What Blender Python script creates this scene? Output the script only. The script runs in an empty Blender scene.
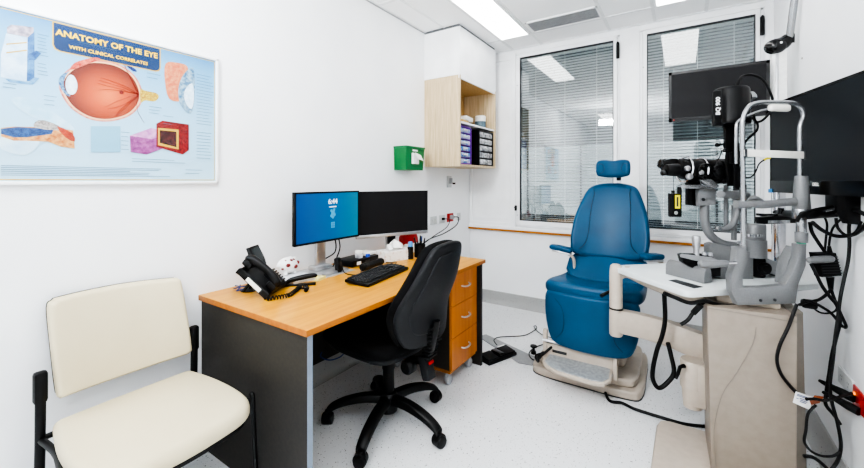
import bpy, bmesh, math, random
from mathutils import Vector, Matrix, Quaternion, noise
random.seed(7)
col = bpy.context.scene.collection
PI = math.pi
# ---------------------------------------------------------------- camera frame (metres, Z up, Y into the room)
TH = math.atan(250/380); CT, ST = math.cos(TH), math.sin(TH)
F_ = 380.0; EYE = 1.3; HOR = 181.0
LW, RW, BW, FW, CH = -1.97, .57, 3.76, -2.5, 2.66      # left, right, back, front wall, ceiling height
def ray(u, v):
    r = (u-432)/F_
    return Vector((-ST+r*CT, CT+r*ST, (HOR-v)/F_))
O_ = Vector((0, 0, EYE))
def U(u, v, t): return O_+ray(u, v)*t
def UX(u, v, x): d = ray(u, v); return O_+d*(x/d.x)
def UY(u, v, y): d = ray(u, v); return O_+d*(y/d.y)
def UZ(u, v, z): d = ray(u, v); return O_+d*((z-EYE)/d.z)
RIGHT = Vector((CT, ST, 0)); FWD = Vector((-ST, CT, 0)); UP = Vector((0, 0, 1))

# ---------------------------------------------------------------- materials
def lin(c):
    return tuple(((x/255)/12.92 if x/255 <= .04045 else ((x/255+.055)/1.055)**2.4) for x in c)+(1,)
def newmat(name):
    m = bpy.data.materials.new(name); m.use_nodes = True
    nt = m.node_tree; nt.nodes.clear()
    out = nt.nodes.new('ShaderNodeOutputMaterial'); b = nt.nodes.new('ShaderNodeBsdfPrincipled')
    nt.links.new(b.outputs[0], out.inputs[0])
    return m, nt, b, out
def mat(name, rgb, rough=.5, metal=0, rgb2=None, scale=40, bump=0, bscale=None, coat=0, spec=.5, stretch=None, emit=0, ramp=(.35, .65)):
    m, nt, b, out = newmat(name)
    b.inputs['Base Color'].default_value = lin(rgb); b.inputs['Roughness'].default_value = rough
    b.inputs['Metallic'].default_value = metal; b.inputs['Coat Weight'].default_value = coat
    b.inputs['Specular IOR Level'].default_value = spec
    if emit:
        b.inputs['Emission Color'].default_value = lin(rgb); b.inputs['Emission Strength'].default_value = emit
    tc = nt.nodes.new('ShaderNodeTexCoord'); mp = nt.nodes.new('ShaderNodeMapping')
    nt.links.new(tc.outputs['Object'], mp.inputs[0])
    if stretch: mp.inputs['Scale'].default_value = stretch
    n = nt.nodes.new('ShaderNodeTexNoise'); n.inputs['Scale'].default_value = scale; n.inputs['Detail'].default_value = 4
    nt.links.new(mp.outputs[0], n.inputs['Vector'])
    if rgb2 is None: rgb2 = tuple(max(0, x*.96) for x in rgb)
    r = nt.nodes.new('ShaderNodeValToRGB'); r.color_ramp.elements[0].position = ramp[0]; r.color_ramp.elements[1].position = ramp[1]
    r.color_ramp.elements[0].color = lin(rgb); r.color_ramp.elements[1].color = lin(rgb2)
    nt.links.new(n.outputs[0], r.inputs[0]); nt.links.new(r.outputs[0], b.inputs['Base Color'])
    if bump:
        n2 = nt.nodes.new('ShaderNodeTexNoise'); n2.inputs['Scale'].default_value = bscale or scale*4
        nt.links.new(mp.outputs[0], n2.inputs['Vector'])
        bp = nt.nodes.new('ShaderNodeBump'); bp.inputs['Strength'].default_value = bump; bp.inputs['Distance'].default_value = .002
        nt.links.new(n2.outputs[0], bp.inputs['Height']); nt.links.new(bp.outputs[0], b.inputs['Normal'])
    return m
M = {}
M['wall'] = mat('wall_paint', (240, 241, 242), .6, scale=3, rgb2=(236, 237, 239), bump=.05, bscale=120, spec=.3)
M['ceil'] = mat('ceiling_tile', (248, 249, 250), .8, scale=200, rgb2=(243, 244, 245), bump=.1, bscale=300, spec=.2)
M['white'] = mat('white_enamel', (243, 244, 245), .35, scale=5)
M['whiteplastic'] = mat('white_plastic', (240, 240, 238), .35)
M['bar'] = mat('ceiling_bar', (232, 234, 235), .5)
M['shadowgap'] = mat('shadow_gap', (95, 97, 100), .8)
M['soffit'] = mat('soffit', (76, 84, 87), .7, scale=2, rgb2=(66, 74, 77))
M['dark'] = mat('dark_grey', (40, 42, 45), .6)
M['ochre'] = mat('sill_timber', (176, 110, 10), .45, rgb2=(146, 88, 6), stretch=(1, 12, 12), scale=6)
M['black'] = mat('black_plastic', (13, 13, 14), .42, spec=.25)
M['blacksoft'] = mat('black_rubber', (13, 13, 14), .6, spec=.25)
M['blackgloss'] = mat('black_gloss', (10, 10, 11), .18)
M['cable'] = mat('cable_black', (14, 14, 15), .5, spec=.25)
M['fabric'] = mat('black_fabric', (9, 9, 10), .95, rgb2=(15, 15, 16), scale=300, bump=.4, bscale=900, spec=.2)
M['shell'] = mat('charcoal_shell', (27, 28, 30), .5, spec=.25, rgb2=(31, 32, 34), scale=200, bump=.15, bscale=1200)
M['charcoal'] = mat('charcoal_laminate', (50, 47, 43), .5, spec=.3, rgb2=(43, 41, 39), scale=80)
M['edge'] = mat('steel_blue_edge', (118, 130, 146), .45)
M['cream'] = mat('cream_vinyl', (208, 197, 166), .42, rgb2=(201, 189, 157), scale=3, bump=.12, bscale=260, spec=.4)
M['blue'] = mat('blue_vinyl', (0, 70, 104), .38, rgb2=(0, 62, 94), scale=6, bump=.15, bscale=350, spec=.25)
M['seam'] = mat('blue_seam', (0, 34, 54), .5)
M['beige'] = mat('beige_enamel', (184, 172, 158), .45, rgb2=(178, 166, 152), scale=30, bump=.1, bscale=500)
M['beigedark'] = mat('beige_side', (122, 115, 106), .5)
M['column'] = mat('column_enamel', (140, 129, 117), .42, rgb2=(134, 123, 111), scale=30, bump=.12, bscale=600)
M['tablewhite'] = mat('table_laminate', (212, 217, 217), .35, scale=10)
M['tableedge'] = mat('table_edge', (190, 200, 200), .45)
M['grey'] = mat('grey_hammertone', (116, 117, 118), .34, rgb2=(106, 107, 108), scale=250, bump=.15, bscale=700)
M['steel'] = mat('satin_steel', (205, 206, 208), .28, metal=.85)
M['tube'] = mat('grey_tube', (165, 167, 169), .25, metal=.8)
M['chrome'] = mat('chrome', (225, 225, 228), .08, metal=1)
M['castgrey'] = mat('caster_grey', (160, 162, 165), .5)
M['red'] = mat('red_plastic', (170, 18, 10), .4)
M['green'] = mat('green_plastic', (0, 112, 56), .4, rgb2=(0, 104, 50), scale=8)
M['greendark'] = mat('green_lid', (0, 112, 62), .4)
M['purple'] = mat('purple_plastic', (104, 30, 150), .4)
M['clearblue'] = mat('clear_blue_drawer', (176, 178, 205), .3, rgb2=(60, 130, 200), scale=25, ramp=(.55, .6))
M['cleargrey'] = mat('clear_grey_drawer', (215, 216, 218), .25, rgb2=(120, 122, 126), scale=25)
M['paper'] = mat('paper', (235, 235, 230), .7)
M['card'] = mat('card_ochre', (205, 170, 105), .7)
M['jar'] = mat('jar_bluegrey', (96, 118, 130), .5)
M['screen'] = mat('screen_off', (26, 26, 28), .5, spec=.2, scale=2, rgb2=(28, 28, 30))
M['screenbig'] = mat('screen_off_big', (22, 27, 31), .4, spec=.25, scale=2, rgb2=(27, 28, 31))
M['yellow'] = mat('yellow_label', (220, 205, 0), .5)
M['bluecable'] = mat('blue_cable', (30, 60, 120), .5)
M['sky'] = mat('light_blue_cap', (70, 150, 215), .4)
M['offwhite'] = mat('off_white_strap', (232, 230, 222), .5)
M['slat'] = mat('blind_slat', (196, 204, 206), .45, rgb2=(188, 196, 198))
M['facade'] = mat('far_screen', (168, 176, 177), .7, scale=1.2, rgb2=(146, 155, 156))
M['ductgrey'] = mat('duct_grey', (150, 151, 152), .5)
M['tread'] = mat('foot_tread', (172, 176, 178), .4, metal=.4, rgb2=(150, 154, 156), scale=60, bump=.3, bscale=300)
M['brown'] = mat('brown_patch', (140, 72, 40), .5)
M['tealring'] = mat('teal_ring', (40, 150, 120), .4)
M['darkred'] = mat('dark_red', (120, 26, 22), .5)

def woodmat(name, a, b_, axis, scale=7, rough=.4, coat=.1):
    m, nt, b, out = newmat(name)
    tc = nt.nodes.new('ShaderNodeTexCoord'); mp = nt.nodes.new('ShaderNodeMapping')
    sc = [14, 14, 14]; sc[axis] = .8; mp.inputs['Scale'].default_value = sc
    nt.links.new(tc.outputs['Object'], mp.inputs[0])
    n = nt.nodes.new('ShaderNodeTexNoise'); n.inputs['Scale'].default_value = scale; n.inputs['Detail'].default_value = 6; n.inputs['Distortion'].default_value = .4
    r = nt.nodes.new('ShaderNodeValToRGB'); r.color_ramp.elements[0].position = .32; r.color_ramp.elements[1].position = .68
    r.color_ramp.elements[0].color = lin(a); r.color_ramp.elements[1].color = lin(b_)
    nt.links.new(mp.outputs[0], n.inputs['Vector']); nt.links.new(n.outputs[0], r.inputs[0]); nt.links.new(r.outputs[0], b.inputs['Base Color'])
    b.inputs['Roughness'].default_value = rough; b.inputs['Coat Weight'].default_value = coat
    return m
M['beech'] = woodmat('beech_top', (206, 148, 34), (188, 126, 20), 1, 3)
M['beechfront'] = woodmat('beech_front', (186, 110, 26), (166, 92, 16), 2, 2.5)
M['beechedge'] = woodmat('beech_edge', (170, 102, 24), (150, 86, 14), 1, 3)
M['oak'] = woodmat('pale_oak', (210, 190, 156), (184, 162, 126), 2, 5, .55, 0)
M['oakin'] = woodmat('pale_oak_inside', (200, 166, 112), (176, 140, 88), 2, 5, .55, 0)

def floormat(name, base, dots=True):
    m, nt, b, out = newmat(name)
    tc = nt.nodes.new('ShaderNodeTexCoord')
    prev = None
    mixc = lin(base)
    cur = nt.nodes.new('ShaderNodeRGB'); cur.outputs[0].default_value = mixc; prev = cur.outputs[0]
    n = nt.nodes.new('ShaderNodeTexNoise'); n.inputs['Scale'].default_value = 180; nt.links.new(tc.outputs['Object'], n.inputs['Vector'])
    mx = nt.nodes.new('ShaderNodeMix'); mx.data_type = 'RGBA'; mx.inputs[7].default_value = lin(tuple(x*.93 for x in base))
    nt.links.new(prev, mx.inputs[6]); nt.links.new(n.outputs[0], mx.inputs[0]); prev = mx.outputs[2]
    for sc, thr, c in ((34, .10, (92, 90, 88)), (55, .13, (140, 138, 136)), (23, .06, (70, 66, 64)), (90, .14, (160, 158, 156))):
        vo = nt.nodes.new('ShaderNodeTexVoronoi'); vo.inputs['Scale'].default_value = sc
        nt.links.new(tc.outputs['Object'], vo.inputs['Vector'])
        lt = nt.nodes.new('ShaderNodeMath'); lt.operation = 'LESS_THAN'; lt.inputs[1].default_value = thr
        nt.links.new(vo.outputs['Distance'], lt.inputs[0])
        mx = nt.nodes.new('ShaderNodeMix'); mx.data_type = 'RGBA'; mx.inputs[7].default_value = lin(c)
        nt.links.new(prev, mx.inputs[6]); nt.links.new(lt.outputs[0], mx.inputs[0]); prev = mx.outputs[2]
    nt.links.new(prev, b.inputs['Base Color']); b.inputs['Roughness'].default_value = .38; b.inputs['Specular IOR Level'].default_value = .4
    return m
M['floor'] = floormat('speckled_vinyl', (232, 233, 234))
M['skirt'] = floormat('speckled_vinyl_skirting', (172, 172, 170))

def emat(name, rgb, s):
    m = bpy.data.materials.new(name); m.use_nodes = True; nt = m.node_tree; nt.nodes.clear()
    o = nt.nodes.new('ShaderNodeOutputMaterial'); e = nt.nodes.new('ShaderNodeEmission')
    e.inputs[0].default_value = lin(rgb); e.inputs[1].default_value = s; nt.links.new(e.outputs[0], o.inputs[0]); return m
M['panel'] = emat('light_diffuser', (255, 255, 255), 4.2)
def glassmat(name, refl=.15, tint=(240, 243, 243)):
    m = bpy.data.materials.new(name); m.use_nodes = True; nt = m.node_tree; nt.nodes.clear()
    o = nt.nodes.new('ShaderNodeOutputMaterial'); mix = nt.nodes.new('ShaderNodeMixShader')
    t = nt.nodes.new('ShaderNodeBsdfTransparent'); t.inputs[0].default_value = lin(tint)
    g = nt.nodes.new('ShaderNodeBsdfGlossy'); g.inputs['Roughness'].default_value = .0
    lw = nt.nodes.new('ShaderNodeLayerWeight'); lw.inputs[0].default_value = .5
    pw = nt.nodes.new('ShaderNodeMath'); pw.operation = 'POWER'; pw.inputs[1].default_value = 4.5; nt.links.new(lw.outputs['Facing'], pw.inputs[0])
    mt = nt.nodes.new('ShaderNodeMath'); mt.operation = 'MULTIPLY_ADD'; mt.inputs[1].default_value = .8; mt.inputs[2].default_value = refl
    nt.links.new(pw.outputs[0], mt.inputs[0]); nt.links.new(mt.outputs[0], mix.inputs[0])
    nt.links.new(t.outputs[0], mix.inputs[1]); nt.links.new(g.outputs[0], mix.inputs[2]); nt.links.new(mix.outputs[0], o.inputs[0])
    return m
M['glass'] = glassmat('window_glass')
def ramp_mat(name, stops, axis=0, radial=False, rough=.5, emit=0, lo=0., hi=1.):
    """colour runs along an object axis (metres lo..hi) or with the distance from the object's origin"""
    m, nt, b, out = newmat(name)
    tc = nt.nodes.new('ShaderNodeTexCoord')
    if radial:
        ln = nt.nodes.new('ShaderNodeVectorMath'); ln.operation = 'LENGTH'; nt.links.new(tc.outputs['Object'], ln.inputs[0]); src = ln.outputs['Value']
    else:
        sp = nt.nodes.new('ShaderNodeSeparateXYZ'); nt.links.new(tc.outputs['Object'], sp.inputs[0]); src = sp.outputs[axis]
    mr = nt.nodes.new('ShaderNodeMapRange'); mr.inputs[1].default_value = lo; mr.inputs[2].default_value = hi; nt.links.new(src, mr.inputs[0])
    r = nt.nodes.new('ShaderNodeValToRGB'); nt.links.new(mr.outputs[0], r.inputs[0])
    while len(r.color_ramp.elements) < len(stops): r.color_ramp.elements.new(.5)
    for e, (p, c) in zip(r.color_ramp.elements, stops): e.position = p; e.color = lin(c)
    nt.links.new(r.outputs[0], b.inputs['Base Color']); b.inputs['Roughness'].default_value = rough
    if emit:
        nt.links.new(r.outputs[0], b.inputs['Emission Color']); b.inputs['Emission Strength'].default_value = emit
        b.inputs['Base Color'].default_value = (0, 0, 0, 1)
    return m

# ---------------------------------------------------------------- geometry helpers
def cr(pts, n=8, closed=False):
    """Catmull-Rom through the points"""
    P = [Vector(p) for p in pts]; out = []; L = len(P)
    segs = L if closed else L-1
    for i in range(segs):
        if closed: a, b, c, d = P[(i-1) % L], P[i], P[(i+1) % L], P[(i+2) % L]
        else: a, b, c, d = P[max(i-1, 0)], P[i], P[i+1], P[min(i+2, L-1)]
        for k in range(n):
            t = k/n; t2 = t*t; t3 = t2*t
            out.append(.5*((2*b)+(-a+c)*t+(2*a-5*b+4*c-d)*t2+(-a+3*b-3*c+d)*t3))
    if not closed: out.append(P[-1])
    return out
class MB:
    def __init__(s): s.bm = bmesh.new()
    def box(s, c, d, rot=None, bev=0, seg=2):
        b = bmesh.new(); bmesh.ops.create_cube(b, size=1)
        for v in b.verts: v.co = Vector((v.co.x*d[0], v.co.y*d[1], v.co.z*d[2]))
        if bev: bmesh.ops.bevel(b, geom=list(b.edges), offset=min(bev, min(d)*.49), segments=seg, affect='EDGES', profile=.5)
        m = Matrix.Translation(Vector(c)) @ (rot.to_4x4() if rot is not None else Matrix.Identity(4))
        b.transform(m); s.merge(b); return s
    def bb(s, x0, x1, y0, y1, z0, z1, bev=0, seg=2):
        return s.box(((x0+x1)/2, (y0+y1)/2, (z0+z1)/2), (abs(x1-x0), abs(y1-y0), abs(z1-z0)), None, bev, seg)
    def merge(s, b):
        me = bpy.data.meshes.new('tmp'); b.to_mesh(me); b.free(); s.bm.from_mesh(me); bpy.data.meshes.remove(me)
    def tube(s, pts, r, sides=8, smooth=0, closed=False, flat=None):
        P = cr(pts, smooth, closed) if smooth else [Vector(p) for p in pts]
        n = len(P); rs = r if isinstance(r, (list, tuple)) else None
        if rs is not None and len(rs) != n:
            rs = [rs[min(int(i*(len(rs)-1)/(n-1)), len(rs)-2)]*(1-((i*(len(rs)-1)/(n-1)) % 1 if i < n-1 else 1))+rs[min(int(i*(len(rs)-1)/(n-1)), len(rs)-2)+1]*((i*(len(rs)-1)/(n-1)) % 1 if i < n-1 else 1) for i in range(n)]
        tan = []
        for i in range(n):
            if closed: t = P[(i+1) % n]-P[i-1]
            else: t = P[min(i+1, n-1)]-P[max(i-1, 0)]
            tan.append(t.normalized() if t.length > 1e-9 else Vector((0, 0, 1)))
        up = Vector((0, 0, 1)) if abs(tan[0].z) < .9 else Vector((1, 0, 0))
        nrm = tan[0].cross(up).normalized(); rings = []
        for i in range(n):
            if i:
                q = tan[i-1].rotation_difference(tan[i]); nrm = q @ nrm
            nrm = (nrm-tan[i]*nrm.dot(tan[i])).normalized(); bn = tan[i].cross(nrm)
            ra = rs[i] if rs else r; fb = flat or 1
            rings.append([s.bm.verts.new(P[i]+nrm*math.cos(2*PI*k/sides)*ra+bn*math.sin(2*PI*k/sides)*ra*fb) for k in range(sides)])
        rng = range(n) if closed else range(n-1)
        for i in rng:
            a, b = rings[i], rings[(i+1) % n]
            for k in range(sides): s.bm.faces.new((a[k], a[(k+1) % sides], b[(k+1) % sides], b[k]))
        if not closed: s.bm.faces.new(rings[0][::-1]); s.bm.faces.new(rings[-1])
        return s
    def cyl(s, a, b, r, r2=None, sides=24, bev=0):
        a, b = Vector(a), Vector(b); r2 = r if r2 is None else r2
        d = (b-a).normalized()
        if bev:
            return s.tube([a, a+d*bev*.3, a+d*bev, b-d*bev, b-d*bev*.3, b], [r-bev, r-bev*.3, r, r2, r2-bev*.3, r2-bev], sides)
        return s.tube([a, b], [r, r2], sides)
    def lathe(s, base, axis, prof, sides=28):
        """profile: (distance along the axis, radius)"""
        ax = Vector(axis).normalized(); base = Vector(base)
        return s.tube([base+ax*p for p, r in prof], [max(r, .0004) for p, r in prof], sides)
    def ell(s, c, r, rot=None, seg=20):
        b = bmesh.new(); bmesh.ops.create_uvsphere(b, u_segments=seg, v_segments=seg//2, radius=1)
        for v in b.verts: v.co = Vector((v.co.x*r[0], v.co.y*r[1], v.co.z*r[2]))
        b.transform(Matrix.Translation(Vector(c)) @ (rot.to_4x4() if rot is not None else Matrix.Identity(4))); s.merge(b); return s
    def prism(s, pts, vec, bev=0):
        b = bmesh.new(); vec = Vector(vec)
        vs = [b.verts.new(Vector(p)) for p in pts]; ws = [b.verts.new(Vector(p)+vec) for p in pts]; n = len(vs)
        b.faces.new(vs); b.faces.new(ws[::-1])
        for i in range(n): b.faces.new((vs[i], ws[i], ws[(i+1) % n], vs[(i+1) % n]))
        bmesh.ops.recalc_face_normals(b, faces=b.faces)
        if bev:
            es = [e for e in b.edges if (e.verts[0] in vs) == (e.verts[1] in vs)]
            bmesh.ops.bevel(b, geom=es, offset=bev, segments=2, affect='EDGES', profile=.5)
        s.merge(b); return s
    def face(s, pts):
        s.bm.faces.new([s.bm.verts.new(Vector(p)) for p in pts]); return s
    def pad(s, outline, t, edge, fn, crown=0, smooth=6, both=True):
        """cushion: a closed 2-D outline with thickness t, edge radius and crowned faces; fn maps (x, y, h) to the room"""
        o = [p.to_2d() for p in cr([(x, y, 0) for x, y in outline], smooth, True)] if smooth else [Vector(p) for p in outline]
        c = sum(o, Vector((0, 0)))/len(o); R = sum((p-c).length for p in o)/len(o)
        def inset(p, d):
            v = p-c; return c+v*(1-d/R)
        prof = []
        q = 6
        for k in range(q+1):
            a = PI/2*k/q; prof.append((edge*(1-math.cos(a)) if k else 0, t/2-edge+edge*math.sin(a)))
        for fr in (.25, .5, .75, .92):
            prof.append((edge+(R-edge)*fr, t/2+crown*(1-(1-fr)**2)))
        low = [(d, -h) for d, h in prof]
        seq = low[::-1]+prof if both else [(edge*.2, -t/2)]+prof
        rings = [[s.bm.verts.new(Vector(fn(*(inset(p, d)), h))) for p in o] for d, h in seq]
        n = len(o)
        for a, b in zip(rings, rings[1:]):
            for k in range(n): s.bm.faces.new((a[k], a[(k+1) % n], b[(k+1) % n], b[k]))
        s.bm.faces.new(rings[0][::-1]); s.bm.faces.new(rings[-1]); return s
    def build(s, name, m, parent=None, smooth=True, world=True, ang=40):
        bmesh.ops.recalc_face_normals(s.bm, faces=s.bm.faces)
        if parent is not None and world: s.bm.transform(wmat(parent).inverted())
        me = bpy.data.meshes.new(name); s.bm.to_mesh(me); s.bm.free()
        me.materials.append(m if not isinstance(m, str) else M[m])
        if smooth:
            for p in me.polygons: p.use_smooth = True
            me.set_sharp_from_angle(angle=math.radians(ang))
        o = bpy.data.objects.new(name, me); col.objects.link(o)
        if parent is not None: o.parent = parent
        else:                                    # origin at the base of the thing
            bb = [Vector(b) for b in o.bound_box]
            if len(me.vertices):
                c = Vector(((bb[0].x+bb[6].x)/2, (bb[0].y+bb[6].y)/2, bb[0].z)); me.transform(Matrix.Translation(-c)); o.location = c
        return o
def wmat(o):
    m = o.matrix_basis.copy()
    if o.parent: m = wmat(o.parent) @ m
    return m
def tag(o, label=None, cat=None, group=None, kind=None):
    for k, v in (('label', label), ('category', cat), ('group', group), ('kind', kind)):
        if v: o[k] = v
    return o
def thing(name, label, cat, loc=(0, 0, 0), rz=0, group=None, kind=None):
    o = bpy.data.objects.new(name, None); col.objects.link(o); o.empty_display_size = .05
    o.location = loc; o.rotation_euler = (0, 0, rz); o.matrix_basis = Matrix.Translation(Vector(loc)) @ Matrix.Rotation(rz, 4, 'Z')
    return tag(o, label, cat, group, kind)
def dup(root, loc, rz=0, label=None):
    r = root.copy(); col.objects.link(r); r.matrix_basis = Matrix.Translation(Vector(loc)) @ Matrix.Rotation(rz, 4, 'Z')
    if label: r['label'] = label
    def kids(a, b):
        for ch in list(a.children):
            c = ch.copy(); col.objects.link(c); c.parent = b; kids(ch, c)
    kids(root, r); return r
def text(name, s, m, parent, origin, ax, ay, size, align='CENTER', ext=.0004, bold=0, alignv='CENTER'):
    cu = bpy.data.curves.new(name, 'FONT'); cu.body = s; cu.size = size; cu.align_x = align; cu.align_y = alignv; cu.extrude = ext; cu.offset = bold
    cu.resolution_u = 3
    t = bpy.data.objects.new(name, cu); col.objects.link(t)
    dg = bpy.context.evaluated_depsgraph_get(); me = bpy.data.meshes.new_from_object(t.evaluated_get(dg))
    bpy.data.objects.remove(t); bpy.data.curves.remove(cu)
    ax = Vector(ax).normalized(); ay = Vector(ay).normalized(); az = ax.cross(ay)
    mw = Matrix((ax, ay, az)).transposed().to_4x4(); mw.translation = Vector(origin)
    if parent is not None: mw = wmat(parent).inverted() @ mw
    me.transform(mw); me.materials.clear(); me.materials.append(M[m] if isinstance(m, str) else m)
    o = bpy.data.objects.new(name, me); col.objects.link(o)
    if parent is not None: o.parent = parent
    return o
def struct(o): o['kind'] = 'structure'; return o

# ================================================================ ROOM SHELL
struct(MB().bb(LW-.1, RW+.1, FW-.1, BW+.12, -.1, 0).build('floor', 'floor', smooth=False))
struct(MB().bb(LW-.1, RW+.1, FW-.1, BW+.12, CH, CH+.1).build('ceiling', 'ceil', smooth=False))
struct(MB().bb(LW-.1, LW, FW, BW+.12, 0, CH).build('wall_left', 'wall', smooth=False))
struct(MB().bb(RW, RW+.1, FW, BW+.12, 0, CH).build('wall_right', 'wall', smooth=False))
struct(MB().bb(LW-.1, RW+.1, FW-.1, FW, 0, CH).build('wall_front', 'wall', smooth=False))
W = [(-1.43, -.47), (-.296, .508)]; WZ0, WZ1 = .835, 2.6
m = MB()
m.bb(LW, RW, BW, BW+.12, 0, WZ0).bb(LW, RW, BW, BW+.12, WZ1, CH)
m.bb(LW, W[0][0], BW, BW+.12, WZ0, WZ1).bb(W[0][1], W[1][0], BW, BW+.12, WZ0, WZ1).bb(W[1][1], RW, BW, BW+.12, WZ0, WZ1)
struct(m.build('wall_back', 'wall', smooth=False))
# coved skirting of the floor vinyl
def skirting(name, a, b, n):
    a, b, n = Vector(a), Vector(b), Vector(n)
    prof = [(0, 0), (.045, 0), (.03, .004), (.018, .014), (.009, .03), (.006, .05), (.006, .125), (0, .128)]
    m = MB(); v0 = [m.bm.verts.new(a+n*x+UP*z) for x, z in prof]; v1 = [m.bm.verts.new(b+n*x+UP*z) for x, z in prof]
    for i in range(len(prof)-1): m.bm.faces.new((v0[i], v0[i+1], v1[i+1], v1[i]))
    struct(m.build(name, 'skirt'))
skirting('baseboard_back', (LW, BW, 0), (RW, BW, 0), (0, -1, 0))
skirting('baseboard_left', (LW, FW, 0), (LW, BW, 0), (1, 0, 0))
skirting('baseboard_right', (RW, FW, 0), (RW, BW, 0), (-1, 0, 0))
# ceiling grid bars
m = MB()
for x in (-1.76, -1.46, -1.16, -.545, .16+.0): m.bb(x-.012, x+.012, FW, BW, CH-.004, CH+.01)
m.bb(-.205, -.181, FW, BW, CH-.004, CH+.01)
for y in (-1.37, -.17, 1.03, 2.23, 3.43): m.bb(LW, RW, y-.012, y+.012, CH-.0045, CH+.01)
struct(m.build('trim_1', 'bar', smooth=False))
# wall angle round the ceiling
m = MB(); m.bb(LW, LW+.02, FW, BW, CH-.006, CH+.01).bb(LW, RW, BW-.02, BW, CH-.006, CH+.01).bb(RW-.02, RW, FW, BW, CH-.006, CH+.01)
struct(m.build('trim_2', 'bar', smooth=False))
m = MB(); m.bb(LW, LW+.006, FW, BW, CH-.014, CH-.006)  # grey strip painted in as the shadow line below the ceiling
struct(m.build('trim_shadow_line', 'castgrey', smooth=False))
# sill ledge: white board with a timber front edge
struct(MB().bb(LW, RW, BW-.035, BW, .796, .83, .004).build('trim_4', 'white', smooth=False))
struct(MB().bb(LW, RW, BW-.042, BW, .776, .796, .003).build('trim_5', 'ochre', smooth=False))
# infill panel left of the windows, with its frame
m = MB(); a, b = LW+.005, -1.435
m.bb(a, a+.03, BW-.016, BW, .83, 2.62).bb(b-.035, b, BW-.016, BW, .83, 2.62).bb(a+.03, b-.035, BW-.016, BW, 2.56, 2.62).bb(a+.03, b-.035, BW-.016, BW, .83, .865)
m.bb(a+.065, b-.06, BW-.006, BW, .9, 2.53, .003)
struct(m.build('trim_6', 'white', smooth=False))
m = MB(); m.bb(-.46, -.306, BW-.014, BW, .83, 2.62, .003).bb(.518, RW, BW-.014, BW, .83, 2.62, .003).bb(-1.43, .52, BW-.012, BW, 2.602, 2.64)
struct(m.build('trim_7', 'white', smooth=False))

# light panels
def panel(x0, x1, y0, y1, label):
    t = thing('ceiling_light', label, 'ceiling light', ((x0+x1)/2, (y0+y1)/2, CH-.012), group='flush ceiling light panels')
    m = MB(); w = .012
    m.bb(x0, x1, y0, y0+w, CH-.012, CH+.002).bb(x0, x1, y1-w, y1, CH-.012, CH+.002).bb(x0, x0+w, y0+w, y1-w, CH-.012, CH+.002).bb(x1-w, x1, y0+w, y1-w, CH-.012, CH+.002)
    m.build('frame', 'white', t, smooth=False)
    MB().bb(x0+w, x1-w, y0+w, y1-w, CH-.008, CH-.002).build('diffuser', 'panel', t, smooth=False)
panel(-1.452, -1.17, 2.24, 3.42, 'long bright ceiling light panel nearer the wall cabinet')
panel(-.175, .14, 2.24, 3.42, 'bright ceiling light panel above the right hand window')
panel(-1.452, -1.17, -1.9, -.72, 'long ceiling light panel above the guest chair end of the room')
panel(-.175, .14, -.16, 1.02, 'ceiling light panel above the middle of the room')
# vent
t = thing('ceiling_vent', 'grey perforated rectangular air vent set in the white ceiling', 'vent', (-.84, 3.28, CH-.01))
m = MB(); x0, x1, y0, y1 = -1.13, -.55, 3.165, 3.4
m.bb(x0, x1, y0, y0+.015, CH-.01, CH+.002).bb(x0, x1, y1-.015, y1, CH-.01, CH+.002).bb(x0, x0+.015, y0, y1, CH-.01, CH+.002).bb(x1-.015, x1, y0, y1, CH-.01, CH+.002)
m.build('frame', 'white', t, smooth=False)
MB().bb(x0+.01, x1-.01, y0+.01, y1-.01, CH-.002, CH+.001).build('backing', mat('vent_back', (90, 92, 94), .7), t, smooth=False)
m = MB()
for i in range(44): x = x0+.02+i*(x1-x0-.04)/43; m.bb(x-.0018, x+.0018, y0+.012, y1-.012, CH-.007, CH-.002)
for i in range(18): y = y0+.02+i*(y1-y0-.04)/17; m.bb(x0+.012, x1-.012, y-.0018, y+.0018, CH-.007, CH-.003)
m.build('grille', mat('vent_grille', (165, 167, 169), .5), t, smooth=False)
# sprinkler / sensor dot
m = MB(); m.lathe((-.79, 2.82, CH), (0, 0, -1), [(0, .028), (.006, .028), (.008, .012), (.02, .01), (.022, .004)], 20)
tag(m.build('ceiling_sensor', 'white'), 'tiny white round sensor on the ceiling near the vent', 'sensor')

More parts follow.
